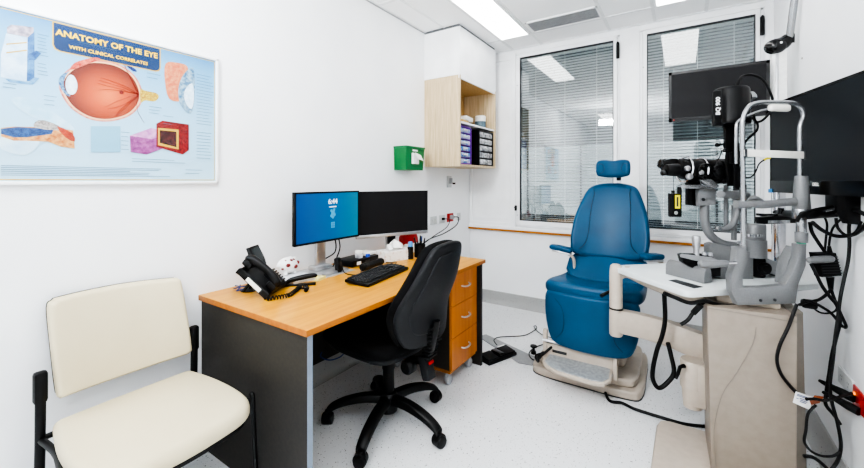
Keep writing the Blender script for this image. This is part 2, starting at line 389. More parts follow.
# ================================================================ WINDOWS
def window(idx, x0, x1, bl_label):
    t = thing('window_%d' % idx, None, None, ((x0+x1)/2, BW, WZ0), kind='structure')
    m = MB(); w = .012
    for (a, b, c, d) in ((x0, x1, WZ0, WZ0+w), (x0, x1, WZ1-w, WZ1), (x0, x0+w, WZ0, WZ1), (x1-w, x1, WZ0, WZ1)): m.bb(a, b, BW-.01, BW+.1, c, d)
    m.build('window_frame', 'white', t, smooth=False)
    gx0, gx1, gz0, gz1 = x0+.044, x1-.044, WZ0+.062, WZ1-.04; y0, y1 = BW-.022, BW+.02
    m = MB(); g = .003; a, b, c, d = x0+w+g, x1-w-g, WZ0+w+g, WZ1-w-g
    m.bb(a, gx0, y0, y1, c, d, .003).bb(gx1, b, y0, y1, c, d, .003).bb(gx0, gx1, y0, y1, c, gz0, .003).bb(gx0, gx1, y0, y1, gz1, d, .003)
    m.build('sash', 'white', t, smooth=False)
    m = MB(); k = .005
    m.bb(gx0, gx0+k, y0-.001, y1, gz0, gz1).bb(gx1-k, gx1, y0-.001, y1, gz0, gz1).bb(gx0, gx1, y0-.001, y1, gz0, gz0+k).bb(gx0, gx1, y0-.001, y1, gz1-k, gz1)
    m.build('gasket', 'dark', t, smooth=False)
    MB().bb(gx0+.003, gx1-.003, BW-.006, BW-.002, gz0+.003, gz1-.003).build('pane', 'glass', t, smooth=False)
    m = MB(); m.bb(x1-.02, x1+.006, BW-.04, BW-.02, 2.39, 2.53, .003); m.cyl((x1-.007, BW-.042, 2.385), (x1-.007, BW-.042, 2.535), .007, sides=12)
    m.build('hinge', 'black', t)
    m = MB(); m.bb(x0-.006, x0+.016, BW-.045, BW-.02, .995, 1.05, .005); m.cyl((x0+.005, BW-.02, 1.03), (x0+.005, BW-.055, 1.03), .01, sides=12)
    m.build('latch', 'black', t)
    m = MB()
    for z in (.95, 2.28): m.cyl((x0+.018, BW-.024, z), (x0+.018, BW-.02, z), .005, sides=10)
    m.build('screw', 'ductgrey', t)
    # blind behind the glass
    bt = thing('venetian_blind', bl_label, 'blind', ((gx0+gx1)/2, BW+.055, gz0))
    MB().bb(gx0, gx1, BW+.035, BW+.06, gz1-.022, gz1+.0).build('head_rail', 'slat', bt, smooth=False)
    m = MB(); z = gz0+.16; yc = BW+.048; ta = math.radians(-22); hw = .0115
    while z < gz1-.03:
        for sg in (0,):
            m.box(((gx0+gx1)/2, yc, z), (gx1-gx0-.012, hw*2, .0009), Matrix.Rotation(ta, 3, 'X'))
        z += .0265
    zz = gz0+.012                                   # the bottom of the blind: slats bunched flat
    while zz < gz0+.15:
        m.box(((gx0+gx1)/2, yc, zz), (gx1-gx0-.012, hw*2, .0009), Matrix.Rotation(math.radians(6), 3, 'X')); zz += .019
    m.build('slats', 'slat', bt, smooth=False)
    for fx in (.17, .5, .83):
        x = gx0+(gx1-gx0)*fx; MB().bb(x-.0022, x+.0022, BW+.033, BW+.035, gz0+.01, gz1-.01).build('ladder_tape', 'white', bt, smooth=False)
window(1, W[0][0], W[0][1], 'grey venetian blind inside the left window, behind the blue chair')
window(2, W[1][0], W[1][1], 'grey venetian blind inside the right window, behind the slit lamp')
# outside: raked soffit with dark joints and a pale screen wall beyond
m = MB(); A, B = Vector((0, 3.98, 3.02)), Vector((0, 6.0, 1.88)); dv = (B-A)
m.prism([Vector((-4.5, A.y, A.z)), Vector((2.5, A.y, A.z)), Vector((2.5, B.y, B.z)), Vector((-4.5, B.y, B.z))], (0, .05, .09))
struct(m.build('wall_outside_soffit', 'soffit', smooth=False))
m = MB(); nrm = Vector((0, dv.z, -dv.y)).normalized()
for i in range(26):
    x = -4.2+i*.262
    q = [Vector((x-.014, A.y, A.z)), Vector((x+.014, A.y, A.z)), Vector((x+.014, B.y, B.z)), Vector((x-.014, B.y, B.z))]
    m.prism([p+nrm*.002 for p in q], nrm*.006)
struct(m.build('trim_8', 'dark', smooth=False))
struct(MB().bb(-4.5, 2.5, 6.0, 6.1, .77, 1.9).build('wall_outside', 'facade', smooth=False))
m = MB()
for i in range(9): x = -4.55+i*.82; m.bb(x-.01, x+.01, 5.985, 6.0, .77, 1.88)
m.bb(-4.5, 2.5, 5.98, 6.0, 1.84, 1.87).bb(-4.5, 2.5, 5.97, 6.1, .5, .77)
struct(m.build('trim_9', 'dark', smooth=False))
struct(MB().bb(-4.5, 2.5, 3.9, 6.1, .4, .5).build('floor_outside', 'charcoal', smooth=False))

# ================================================================ POSTER (left wall)
PX = LW+.014
t = thing('framed_poster', 'white framed pale blue eye anatomy chart on the left wall', 'poster', (LW, .6, 1.286))
py0, py1, pz0, pz1 = .155, 1.009, 1.286, 1.914
m = MB(); w = .013
m.bb(LW, PX+.006, py0, py1, pz0, pz0+w, .003).bb(LW, PX+.006, py0, py1, pz1-w, pz1, .003).bb(LW, PX+.006, py0, py0+w, pz0, pz1, .003).bb(LW, PX+.006, py1-w, py1, pz0, pz1, .003)
m.build('frame', 'white', t)
pm = ramp_mat('poster_blue', [(0, (178, 212, 228)), (.5, (152, 196, 220)), (.85, (110, 168, 204)), (1, (62, 128, 180))], axis=2, lo=0, hi=.63, rough=.3)
sheet = MB().bb(LW, PX, py0+w*.8, py1-w*.8, pz0+w*.8, pz1-w*.8).build('chart_sheet', pm, t, smooth=False)
ly = [0]
def art(poly, name, m, sm=0, origin=None):
    """flat printed patch on the chart; poly in (Y, Z) metres on the wall"""
    ly[0] += 1; x = PX+.0002+.00008*ly[0]
    P = [(x, a, b) for a, b in poly]
    if sm: P = [tuple(p) for p in cr(P, sm, True)]
    mb = MB()
    if origin:
        mb.face([(x-p0, a-p1, b-p2) for (x, a, b) in P for p0, p1, p2 in [(x, origin[0], origin[1])]])
        me = bpy.data.meshes.new(name); mb.bm.to_mesh(me); mb.bm.free(); me.materials.append(m if not isinstance(m, str) else M[m])
        o = bpy.data.objects.new(name, me); col.objects.link(o); o.parent = sheet
        o.location = wmat(sheet).inverted() @ Vector((x, origin[0], origin[1])); return o
    return mb.face(P[::-1]).build(name, m, sheet, smooth=False)
def wp(*px, k=2.34, ox=0, oy=0):
    out = []
    for a, b in px:
        p = UX(ox+a/k, oy+b/k, LW); out.append((p.y, p.z))
    return out
def ellp(cy, cz, ry, rz, n=40, rot=0):
    return [(cy+ry*math.cos(a)*math.cos(rot)-rz*math.sin(a)*math.sin(rot), cz+ry*math.cos(a)*math.sin(rot)+rz*math.sin(a)*math.cos(rot)) for a in [2*PI*i/n for i in range(n)]]
def fm(name, c, c2=None, s=60):
    g = lambda q: tuple(255*(x/255)**2.0 for x in q)
    return mat(name, g(c), .35, rgb2=g(c2 or c), scale=s)
# printed border line
inkgold = fm('ink_gold', (226, 205, 120)); inkwhite = fm('ink_white', (236, 243, 248), (215, 230, 240)); inkline = fm('ink_text', (120, 150, 172))
e = .017
for (a, b, c, d) in ((py0+e, py1-e, pz0+e, pz0+e+.004), (py0+e, py1-e, pz1-e-.003, pz1-e), (py1-e-.003, py1-e, pz0+e, pz1-e)): art([(a, c), (b, c), (b, d), (a, d)], 'border_line', inkgold)
# banner: navy with gold rim
BYc = .578
bz0, bz1 = 1.79, 1.893; by0, by1 = .408, .752
rr = lambda y0, y1, z0, z1, r: [(y0, z1), (y1, z1), (y1, z0+r), (y1-r*.3, z0+r*.3), (y1-r, z0), (y0+r, z0), (y0+r*.3, z0+r*.3), (y0, z0+r)]
art(rr(by0-.004, by1+.004, bz0-.004, bz1, .02), 'banner_rim', inkgold)
art(rr(by0, by1, bz0, bz1-.002, .018), 'banner', ramp_mat('banner_blue', [(0, (2, 20, 52)), (.5, (3, 30, 68)), (1, (6, 52, 100))], axis=2, lo=0, hi=.6, rough=.3))
ttx = PX+.003
ink = fm('ink_yellow', (250, 226, 0), (250, 232, 20), 20)
o = text('title_lettering', 'ANATOMY OF THE EYE', ink, sheet, (ttx, BYc, 1.856), (0, 1, 0), (0, 0, 1), .0315, bold=.0009, ext=.0003)
o = text('subtitle_lettering', 'WITH CLINICAL CORRELATES', ink, sheet, (ttx, BYc, 1.812), (0, 1, 0), (0, 0, 1), .019, bold=.0004, ext=.0003)
# the eye in section
EC = (.566, 1.674)
eyec = [wp(p)[0] for p in ((135, 200), (150, 170), (185, 148), (225, 142), (275, 152), (312, 178), (330, 215), (326, 245), (300, 272), (255, 285), (210, 281), (170, 260), (146, 232))]
art(eyec, 'eyeball_rim', fm('ink_pink', (214, 150, 140), (232, 190, 180), 90), 5)
sc = lambda P, c, k: [(c[0]+(a-c[0])*k, c[1]+(b-c[1])*k) for a, b in P]
ec = (sum(a for a, b in eyec)/len(eyec), sum(b for a, b in eyec)/len(eyec))
art(sc(eyec, ec, .955), 'eyeball_wall', fm('ink_cream', (240, 214, 190)), 5)
retina = ramp_mat('ink_retina', [(0, (214, 112, 60)), (.35, (188, 82, 38)), (.7, (120, 44, 24)), (1, (40, 22, 22))], radial=True, lo=0, hi=.16, rough=.35)
art(sc(eyec, ec, .91), 'retina', retina, 5, origin=(ec[0]+.02, ec[1]-.015))
art(ellp(*wp((281, 217))[0], .008, .009, 16), 'macula', fm('ink_macula', (176, 84, 62)))
mb = MB(); random.seed(3)                                      # fine vessels on the retina
od = wp((322, 222))[0]
for k in range(11):
    a = math.radians(120+k*13); p = [od]
    for j in range(5):
        a += random.uniform(-.25, .25); l = .028; p.append((p[-1][0]+l*math.cos(a), p[-1][1]+l*math.sin(a)*.9))
    mb.tube([(PX+.0028, y, z) for y, z in p], .0007, 4, 3)
mb.build('vessels', fm('ink_vessel', (180, 70, 60)), sheet)
art(wp((325, 210), (336, 213), (362, 219), (368, 228), (358, 238), (336, 236), (326, 240)), 'optic_nerve', fm('ink_nerve', (226, 214, 130), (200, 170, 80), 150), 4)
art([wp(p)[0] for p in ((138, 205), (134, 190), (140, 178), (150, 172), (160, 168), (152, 178), (146, 195), (150, 212), (162, 226), (150, 222))], 'cornea', fm('ink_cornea', (96, 140, 176), (170, 205, 225), 120), 3)
art([wp(p)[0] for p in ((158, 178), (168, 178), (176, 190), (178, 206), (172, 220), (160, 222), (152, 210), (151, 192))], 'lens', inkwhite, 4)
art([wp(p)[0] for p in ((160, 165), (170, 150), (190, 142), (220, 136), (232, 141), (205, 150), (180, 160))], 'eye_muscle', fm('ink_muscle', (206, 92, 72), (232, 170, 150), 70), 3)
art([wp(p)[0] for p in ((292, 155), (306, 158), (318, 168), (308, 168))], 'muscle_stub', fm('ink_blue_stub', (60, 100, 160)), 2)
# tissue block, upper left
art(wp((14, 66), (24, 60), (76, 66), (76, 84), (66, 90), (14, 80)), 'block_top', fm('ink_block_top', (180, 176, 186), (222, 216, 222), 60))
art(wp((12, 80), (62, 90), (60, 192), (0, 182), (0, 130)), 'block_face', fm('ink_block', (226, 238, 246), (204, 224, 238), 30))
art(wp((62, 90), (78, 76), (78, 190), (60, 192)), 'block_side', fm('ink_block_side', (140, 185, 214), (96, 150, 190), 30))
art(wp((66, 128), (82, 120), (94, 126), (80, 142), (66, 142)), 'block_tab', fm('ink_tab', (70, 130, 175), (120, 170, 205), 60))
art(wp((10, 186), (64, 194), (78, 182), (90, 184), (74, 200), (20, 194)), 'block_foot', fm('ink_foot', (170, 205, 225), (130, 180, 210), 60))
for q in (((12, 104), (60, 100)), ((12, 124), (60, 118))):
    (a, b), (c, d) = q; art(wp((a, b), (c, d), (c, d+3), (a, b+3)), 'nerve_strand', inkgold)
# lens edge detail, lower left
art([wp(p)[0] for p in ((24, 232), (58, 230), (100, 250), (160, 290), (172, 310), (150, 300), (110, 290), (50, 262))], 'clear_wedge', fm('ink_wedge', (196, 224, 236), (222, 238, 246), 15), 3)
art([wp(p)[0] for p in ((0, 322), (20, 326), (60, 330), (90, 326), (80, 350), (50, 364), (0, 348))], 'lens_bulge', fm('ink_lens_bulge', (230, 242, 246), (205, 226, 238), 12), 3)
art(wp((0, 300), (30, 297), (80, 298), (130, 300), (168, 306), (172, 348), (140, 344), (110, 332), (60, 330), (30, 330), (0, 320)), 'ciliary_body', fm('ink_ciliary', (212, 160, 104), (236, 206, 160), 70))
art(wp((0, 302), (40, 298), (70, 300), (124, 302), (118, 314), (60, 322), (30, 322), (0, 314)), 'iris_layer', fm('ink_iris', (50, 110, 160), (100, 150, 190), 90))
art([wp(p)[0] for p in ((80, 286), (100, 282), (136, 296), (134, 306), (80, 300))], 'mesh_layer', fm('ink_mesh', (176, 172, 170), (214, 210, 206), 160), 2)
art([wp(p)[0] for p in ((130, 296), (166, 312), (172, 332), (150, 322))], 'tissue_wedge', fm('ink_tissue_wedge', (190, 96, 62), (214, 130, 90), 60), 2)
# right hand drawings
art([wp(p)[0] for p in ((384, 150), (410, 148), (434, 156), (436, 180), (424, 205), (420, 236), (392, 232), (382, 190))], 'lid_section', fm('ink_lid', (232, 190, 160), (222, 158, 130), 60), 3)
art([wp(p)[0] for p in ((448, 160), (452, 210), (446, 262), (432, 262), (416, 240), (414, 205), (426, 175))], 'eye_side', fm('ink_eyeside', (120, 165, 190), (196, 214, 222), 60), 3)
art([wp(p)[0] for p in ((446, 196), (450, 230), (444, 256), (430, 240), (428, 214))], 'lens_side', inkwhite, 3)
art(wp((300, 318), (350, 300), (400, 312), (398, 340), (340, 362), (302, 356)), 'pink_block', fm('ink_pinkblock', (206, 150, 196), (178, 110, 170), 50))
art(wp((300, 318), (350, 300), (400, 312), (352, 326)), 'pink_block_top', fm('ink_pinkblock_top', (230, 196, 222), (212, 168, 208), 50))
art(wp((362, 290), (376, 283), (438, 292), (438, 352), (424, 362), (362, 344)), 'red_block', fm('ink_redblock', (150, 44, 54), (196, 90, 90), 110))
art(wp((366, 300), (414, 304), (414, 350), (366, 340)), 'red_block_frame', inkgold)
art(wp((370, 305), (409, 309), (409, 345), (370, 335)), 'red_block_hole', fm('ink_hole', (90, 50, 50), (150, 90, 90), 60))
# caption columns and the small lines of print
mb = MB(); xx = PX+.0029
def lines(px0, px1, y0, y1, n, skip=.1):
    a = wp((px0, y0))[0]; b = wp((px1, y0))[0]; z1 = wp((px0, y1))[0][1]
    for i in range(n):
        z = a[1]+(z1-a[1])*i/(max(n-1, 1)); q = b[0]-(b[0]-a[0])*random.uniform(0, .3)
        mb.face([(xx, a[0], z), (xx, q, z), (xx, q, z+.0016), (xx, a[0], z+.0016)])
lines(85, 112, 82, 130, 7); lines(85, 110, 150, 175, 4); lines(215, 275, 310, 350, 9); lines(378, 402, 272, 290, 2); lines(340, 372, 172, 182, 2); lines(345, 378, 250, 265, 3)
lines(456, 496, 175, 290, 17); lines(456, 496, 310, 370, 9); lines(0, 395, 388, 410, 6); lines(5, 40, 196, 205, 2); lines(100, 130, 225, 245, 3); lines(280, 300, 310, 350, 5); lines(180, 290, 100, 104, 1); lines(305, 430, 372, 378, 2)
lines(430, 470, 398, 406, 2)
mb.build('fine_print', inkline, sheet, smooth=False)
art(wp((209, 296), (278, 296), (278, 356), (209, 356)), 'text_box', fm('ink_box', (176, 212, 226)))
# glazing over the chart
m = MB().face([(PX+.0036, py0+w*.8, pz0+w*.8), (PX+.0036, py1-w*.8, pz0+w*.8), (PX+.0036, py1-w*.8, pz1-w*.8), (PX+.0036, py0+w*.8, pz1-w*.8)])
m.build('glazing', glassmat('poster_glazing', .012, (252, 253, 254)), t, smooth=False)

# ================================================================ WALL CABINET
cx1, cy0, cy1 = -1.6, 2.868, 3.622
t = thing('wall_cabinet', 'wall cabinet with white closed top and open pale oak shelves', 'cabinet', (LW, cy0, 1.43))
MB().bb(LW, cx1-.018, cy0, cy1, 2.222, 2.638).build('upper_box', 'white', t, smooth=False)
MB().bb(cx1-.016, cx1, cy0, cy1, 2.19, 2.638, .001).build('door', 'white', t, smooth=False)
MB().bb(LW, cx1-.01, cy0+.004, cy1-.004, 2.638, CH).build('shadow_gap', 'shadowgap', t, smooth=False)
MB().bb(LW, cx1, cy0, cy0+.018, 1.43, 2.22).build('side_panel', 'oak', t, smooth=False)
MB().bb(LW, cx1, cy1-.018, cy1, 1.43, 2.22).build('side_panel', 'oak', t, smooth=False)
MB().bb(LW, cx1, cy0+.018, cy1-.018, 1.43, 1.448).build('bottom_panel', 'oak', t, smooth=False)
MB().bb(LW, LW+.012, cy0+.018, cy1-.018, 1.448, 2.2).build('back_panel', 'oakin', t, smooth=False)
MB().bb(LW+.012, cx1-.01, cy0+.018, cy1-.018, 1.808, 1.824).build('shelf', 'white', t, smooth=False)
MB().bb(LW+.012, cx1-.018, cy0+.018, cy1-.018, 2.2, 2.221).build('top_panel', 'oakin', t, smooth=False)
def drawerbox(name, label, y0, y1, x1, z0, z1, body, face, n):
    t = thing(name, label, 'storage box', ((x1-.28+x1)/2, (y0+y1)/2, z0))
    m = MB(); d = .27; w = .009; x0 = x1-d; w = .012
    m.bb(x0, x1, y0, y0+w, z0, z1, .002).bb(x0, x1, y1-w, y1, z0, z1, .002).bb(x0, x1, y0, y1, z1-w, z1, .002).bb(x0, x1, y0, y1, z0, z0+w, .002).bb(x0, x0+w, y0, y1, z0, z1)
    h = (z1-z0-w)/n
    for i in range(1, n): m.bb(x0, x1-.004, y0, y1, z0+w*.4+h*i, z0+w*.4+h*i+.004)
    m.build('casing', body, t, smooth=False)
    for i in range(n):
        z = z0+w*.6+h*i+.006
        dr = MB().bb(x0+.02, x1-.006, y0+w+.002, y1-w-.002, z, z+h-.016, .004).build('drawer', face, t)
        MB().bb(x1-.008, x1+.008, (y0+y1)/2-.035, (y0+y1)/2+.035, z+h*.3, z+h*.3+.008, .003).build('pull', 'cleargrey' if body == 'black' else 'paper', dr)
drawerbox('desktop_drawer_box', 'purple desktop drawer box with clear drawers in the wall cabinet', 2.895, 3.135, -1.625, 1.449, 1.79, 'purple', 'clearblue', 6)
drawerbox('desktop_drawer_box', 'black desktop drawer box with smoky drawers in the wall cabinet', 3.27, 3.59, -1.612, 1.449, 1.79, 'black', 'cleargrey', 5)
m = MB(); m.lathe((-1.7, 3.47, 1.825), (0, 0, 1), [(0, .05), (.002, .055), (.07, .055), (.073, .052)])
jar = thing('storage_jar', 'round blue grey jar with a pale lid on the cabinet shelf', 'jar', (-1.7, 3.47, 1.825)); m.build('body', 'jar', jar)
MB().lathe((-1.7, 3.47, 1.898), (0, 0, 1), [(0, .055), (.05, .055), (.055, .05)]).build('lid', 'paper', jar)
tag(MB().box((-1.73, 3.02, 1.838), (.2, .14, .025), Matrix.Rotation(.1, 3, 'Z'), .002).build('book', 'card'), 'ochre covered book lying under the white box on the cabinet shelf', 'book')
tag(MB().box((-1.72, 3.09, 1.87), (.19, .18, .035), Matrix.Rotation(.15, 3, 'Z'), .002).build('white_box', 'paper'), 'flat white box lying on the book on the cabinet shelf', 'box')

# ================================================================ GREEN SHARPS BIN ON WALL
t = thing('wall_bin', 'green plastic wall bin with a white flap, left of the cabinet', 'bin', (LW, 2.52, 1.4))
a0, a1, dd = 2.44, 2.6, .13
def frus(m, y0, y1, x1, z0, z1, ty, tx):
    vs = [(LW, y0+ty, z0), (LW+x1-tx, y0+ty, z0), (LW+x1-tx, y1-ty, z0), (LW, y1-ty, z0), (LW, y0, z1), (LW+x1, y0, z1), (LW+x1, y1, z1), (LW, y1, z1)]
    V = [m.bm.verts.new(v) for v in vs]
    for f in ((0, 1, 2, 3), (4, 5, 6, 7), (0, 1, 5, 4), (1, 2, 6, 5), (2, 3, 7, 6), (3, 0, 4, 7)): m.bm.faces.new([V[i] for i in f])
    return m
frus(MB(), 2.425, 2.68, .13, 1.39, 1.57, .006, .012).build('body', 'green', t, smooth=False)
MB().bb(LW, LW+.136, 2.418, 2.686, 1.568, 1.585, .004).build('lid', 'greendark', t)
xf = LW+.132
m = MB(); m.prism([(xf, 2.49, 1.44), (xf, 2.57, 1.44), (xf, 2.57, 1.52), (xf, 2.49, 1.53)], (.02, 0, 0), .003); m.build('flap_frame', 'whiteplastic', t)
MB().prism([(xf+.022, 2.505, 1.535), (xf+.022, 2.59, 1.515), (xf+.04, 2.60, 1.472), (xf+.04, 2.52, 1.485)], (.004, 0, -.006), .001).build('flap', 'whiteplastic', t)
MB().bb(xf-.003, xf-.002, 2.51, 2.58, 1.545, 1.558, .0).build('printed_mark', 'white', t, smooth=False)

# ================================================================ WALL PLATES
M['plate'] = mat('plate_plastic', (198, 200, 200), .4)
def plate(name, label, c, n, w, h, m='plate', holes=2, group=None):
    c, n = Vector(c), Vector(n); s = UP.cross(n)
    t = thing(name, label, 'socket', c, group=group)
    R = Matrix((s, UP, n)).transposed()
    MB().box(c+n*.004, (w, h, .008), R, .002).build('plate', m, t)
    mb = MB()
    for i in range(holes):
        o = c+s*((i-(holes-1)/2)*w*.45)+n*.008
        for (dx, dz, r) in ((-.007, .006, .4), (.007, .006, -.4), (0, -.009, 0)):
            mb.box(o+s*dx+UP*dz, (.002, .008, .001), R @ Matrix.Rotation(r, 3, 'Z'))
    mb.build('slots', 'dark', t, smooth=False); return t, R
plate('wall_socket', 'white wall socket nearest the dark monitor, left of its row', (LW, 3.01, .926), (1, 0, 0), .115, .078, holes=2)
plate('wall_socket', 'white data socket with a plug, between white and red sockets', (LW, 3.165, .926), (1, 0, 0), .1, .078, holes=1)
t, R = plate('wall_socket', 'red wall socket with a plug above the desk end', (LW, 3.325, .93), (1, 0, 0), .12, .085, 'red')
t2, R = plate('wall_socket', 'blank white wall plate right of the red socket on the left wall', (LW, 3.5, .925), (1, 0, 0), .07, .078, holes=0)
# thermostat-like call point
t = thing('wall_phone_holder', 'white wall intercom plate with a dark button under the wall cabinet', 'intercom', (LW, 3.3, 1.23))
MB().bb(LW, LW+.012, 3.26, 3.34, 1.235, 1.35, .003).build('plate', 'plate', t)
MB().bb(LW+.012, LW+.03, 3.29, 3.33, 1.27, 1.33, .004).build('handset', 'castgrey', t)
MB().cyl((LW+.02, 3.345, 1.275), (LW+.045, 3.36, 1.275), .009, sides=12).build('button', 'black', t)

# ================================================================ GUEST CHAIR
t = thing('guest_chair', 'cream vinyl guest chair with black steel frame beside the desk', 'chair', (-1.6, .6, 0))
yc, hw = .604, .225
# back cushion: outline across (y) and up (h); leans back, bowed a little
def fb(x, y, h):
    lean = -.05*(y/.33); bow = .03*(1-(x/.24)**2)
    return (-1.845+lean-bow+h, yc+x, .527+y*.985)
out = [(-.212, .03), (-.205, .005), (-.18, .0), (0, -.004), (.19, .0), (.222, .006), (.23, .03), (.222, .18), (.21, .31), (.2, .337), (.175, .343), (0, .354), (-.18, .352), (-.21, .345), (-.225, .32), (-.22, .18)]
m = MB(); m.pad(out, .05, .02, fb, .004, 4); m.build('backrest', 'cream', t)
m = MB(); m.pad([(x*.99, .175+(y-.175)*.985) for x, y in out], .012, .005, lambda x, y, h: fb(x, y, h-.03), 0, 4); m.build('back_shell', 'black', t)
# seat
def fs(x, y, h): return (-1.83+x, yc+y*.97, .432+.014*min(1,max(0,x/.3))+h+.012*(math.cos(min(max((x-.02)/.46, 0), 1)*PI*1.0)-.3)*.6-.02*max(0, (x-.36)/.12)**2)
so = [(.0, -.2), (.005, -.225), (.03, -.238), (.2, -.262), (.36, -.262), (.44, -.24), (.475, -.19), (.487, -.08), (.49, 0), (.487, .08), (.475, .19), (.44, .24), (.36, .252), (.2, .248), (.03, .228), (.005, .215), (0, .19), (-.004, 0)]
m = MB(); m.pad(so, .062, .027, fs, .01, 4); m.build('seat', 'cream', t)
m = MB(); m.pad([(.24+(x-.24)*.96, y*.96) for x, y in so], .018, .006, lambda x, y, h: fs(x, y, h-.036), 0, 4); m.build('seat_pan', 'black', t)
for s, nm in ((-1, 0), (1, 0)):
    y = yc+s*.249
    m = MB(); m.tube([(-1.918, y, .0), (-1.872, y, .3), (-1.86, y, .56), (-1.864, y, .62)], .0145, 12, 5, flat=1.0); o = m.build('leg', 'black', t)
    MB().cyl((-1.93, y, 0), (-1.93, y, .012), .017).build('foot_cap', 'blacksoft', o)
    m = MB(); m.box((-1.864, y, .583), (.034, .037, .11), None, .01); m.build('bracket', 'black', t)
    yl = yc+s*.282
    m = MB(); m.tube([(-1.42, yl, 0), (-1.445, yl, .3), (-1.452, yl, .42), (-1.462, yl, .436)], .0095, 12, 4); o = m.build('leg', 'black', t)
    MB().cyl((-1.42, yl, 0), (-1.42, yl, .012), .014).build('foot_cap', 'blacksoft', o)
    m = MB(); m.tube([(-1.874, y, .40), (-1.7, y-s*.01, .4), (-1.46, yl, .405)], .011, 10, 4); m.build('side_rail', 'black', t)
for x, z in ((-1.6, .398), (-1.87, .40)): MB().tube([(x, yc-.25, z), (x, yc+.25, z)], .01, 10).build('cross_rail', 'black', t)

# ================================================================ DESK
t = thing('desk', 'beech topped office desk with charcoal end panels', 'desk', (-1.56, 1.69, 0))
dx0, dx1, dy0, dy1 = LW+.002, -1.163, .922, 2.457
top = MB().bb(dx0, dx1, dy0, dy1, .7195, .745, .0012, 1).build('desktop', 'beech', t, smooth=False)
m = MB(); m.bb(dx0, dx1+.0012, dy0-.0012, dy0, .7205, .7435).bb(dx1, dx1+.0012, dy0, dy1, .7205, .7435).bb(dx0, dx1, dy1, dy1+.0012, .7205, .7435)
m.build('edge_band', 'beechedge', top, smooth=False)
p = MB().bb(LW+.006, dx1-.012, .934, .958, .0, .7195).build('end_panel', 'charcoal', t, smooth=False)
MB().bb(dx1-.012, dx1-.010, .934, .958, 0, .7195).build('edge_strip', 'edge', p, smooth=False)
p = MB().bb(LW+.006, dx1-.02, 2.421, 2.445, .0, .7195).build('end_panel', 'charcoal', t, smooth=False)
MB().bb(dx1-.02, dx1-.018, 2.421, 2.445, 0, .7195).build('edge_strip', 'dark', p, smooth=False)
MB().bb(LW+.05, LW+.068, .958, 2.421, .16, .7195).build('modesty_panel', 'charcoal', t, smooth=False)
# pedestal
t = thing('drawer_pedestal', 'three drawer beech fronted pedestal on grey castors under the desk', 'drawers', (-1.45, 2.23, 0))
px0, px1, qy0, qy1, qz0, qz1 = -1.72, -1.222, 2.055, 2.405, .085, .708
m = MB(); m.bb(px0, px1, qy0, qy0+.016, qz0+.02, qz1).bb(px0, px1, qy1-.016, qy1, qz0+.02, qz1).bb(px0, px0+.016, qy0, qy1, qz0+.02, qz1)
m.build('carcass', 'charcoal', t, smooth=False)
MB().bb(px0, px1+.006, qy0, qy1, qz0, qz0+.02).build('base_board', 'beechedge', t, smooth=False)
MB().bb(px0, px1, qy0+.016, qy1-.016, qz1-.016, qz1).build('top_board', 'charcoal', t, smooth=False)
h = (qz1-qz0-.02)/3
for i in range(3):
    z = qz0+.02+i*h
    d = MB().bb(px1, px1+.018, qy0+.001, qy1-.001, z+.002, z+h-.002, .001).build('drawer', 'beechfront', t, smooth=False)
    ym = (qy0+qy1)/2; zc = z+h*.52
    m = MB(); m.tube([(px1+.018, ym-.05, zc+.004), (px1+.036, ym-.038, zc), (px1+.042, ym, zc-.003), (px1+.036, ym+.038, zc), (px1+.018, ym+.05, zc+.004)], .0065, 10, 5, flat=.6)
    m.build('handle', 'steel', d)
for x in (px0+.05, px1-.03):
    for y in (qy0+.035, qy1-.035):
        m = MB(); m.bb(x-.014, x+.014, y-.02, y+.02, .04, .085, .006); o = m.build('caster', 'castgrey', t)
        MB().cyl((x-.018, y, .03), (x+.018, y, .03), .03, bev=.008).build('wheel', 'castgrey', o)

# ================================================================ OFFICE CHAIR
t = thing('office_chair', 'black fabric swivel office chair with five star base at the desk', 'chair', (-1.32, 1.58, 0))
C0 = Vector((-1.32, 1.58, 0))
m = MB(); m.lathe(C0+UP*.07, UP, [(0, .03), (.0, .048), (.07, .052), (.1, .042), (.105, .03)]); m.build('base_hub', 'black', t)
m = MB(); m.lathe(C0+UP*.12, UP, [(0, .03), (.0, .031), (.17, .03), (.175, .034), (.3, .036), (.3, .02), (.34, .02)]); m.build('gas_column', 'black', t)
for k in range(5):
    a = math.radians(k*72-1); d = Vector((math.cos(a), math.sin(a), 0)); s = UP.cross(d)
    m = MB(); P = cr([C0+d*.03+UP*.135, C0+d*.13+UP*.138, C0+d*.23+UP*.12, C0+d*.30+UP*.092, C0+d*.328+UP*.07], 4)
    n = len(P); rings = []
    for i, p in enumerate(P):
        f = i/(n-1); w = .03-.006*f; hh = .026-.008*f; r = []
        for (x, z) in ((-1, -.6), (-1, .3), (-.7, .8), (0, 1), (.7, .8), (1, .3), (1, -.6)): r.append(m.bm.verts.new(p+s*w*x+UP*hh*z))
        rings.append(r)
    for A_, B_ in zip(rings, rings[1:]):
        for i in range(7): m.bm.faces.new((A_[i], A_[(i+1) % 7], B_[(i+1) % 7], B_[i]))
    m.bm.faces.new(rings[0]); m.bm.faces.new(rings[-1]); arm = m.build('base_arm', 'black', t)
    ca = random.uniform(0, 6.28); cd = Vector((math.cos(ca), math.sin(ca), 0)); c = C0+d*.325+UP*.029
    m = MB(); m.cyl(c-cd*.029, c-cd*.004, .029, bev=.007); m.cyl(c+cd*.004, c+cd*.029, .029, bev=.007); m.lathe(c-cd*.02+UP*.004, cd, [(0, .02), (.003, .033), (.037, .033), (.04, .02)], 20); m.cyl(c+UP*.01, c+UP*.045, .014); m.build('caster', 'black', arm)
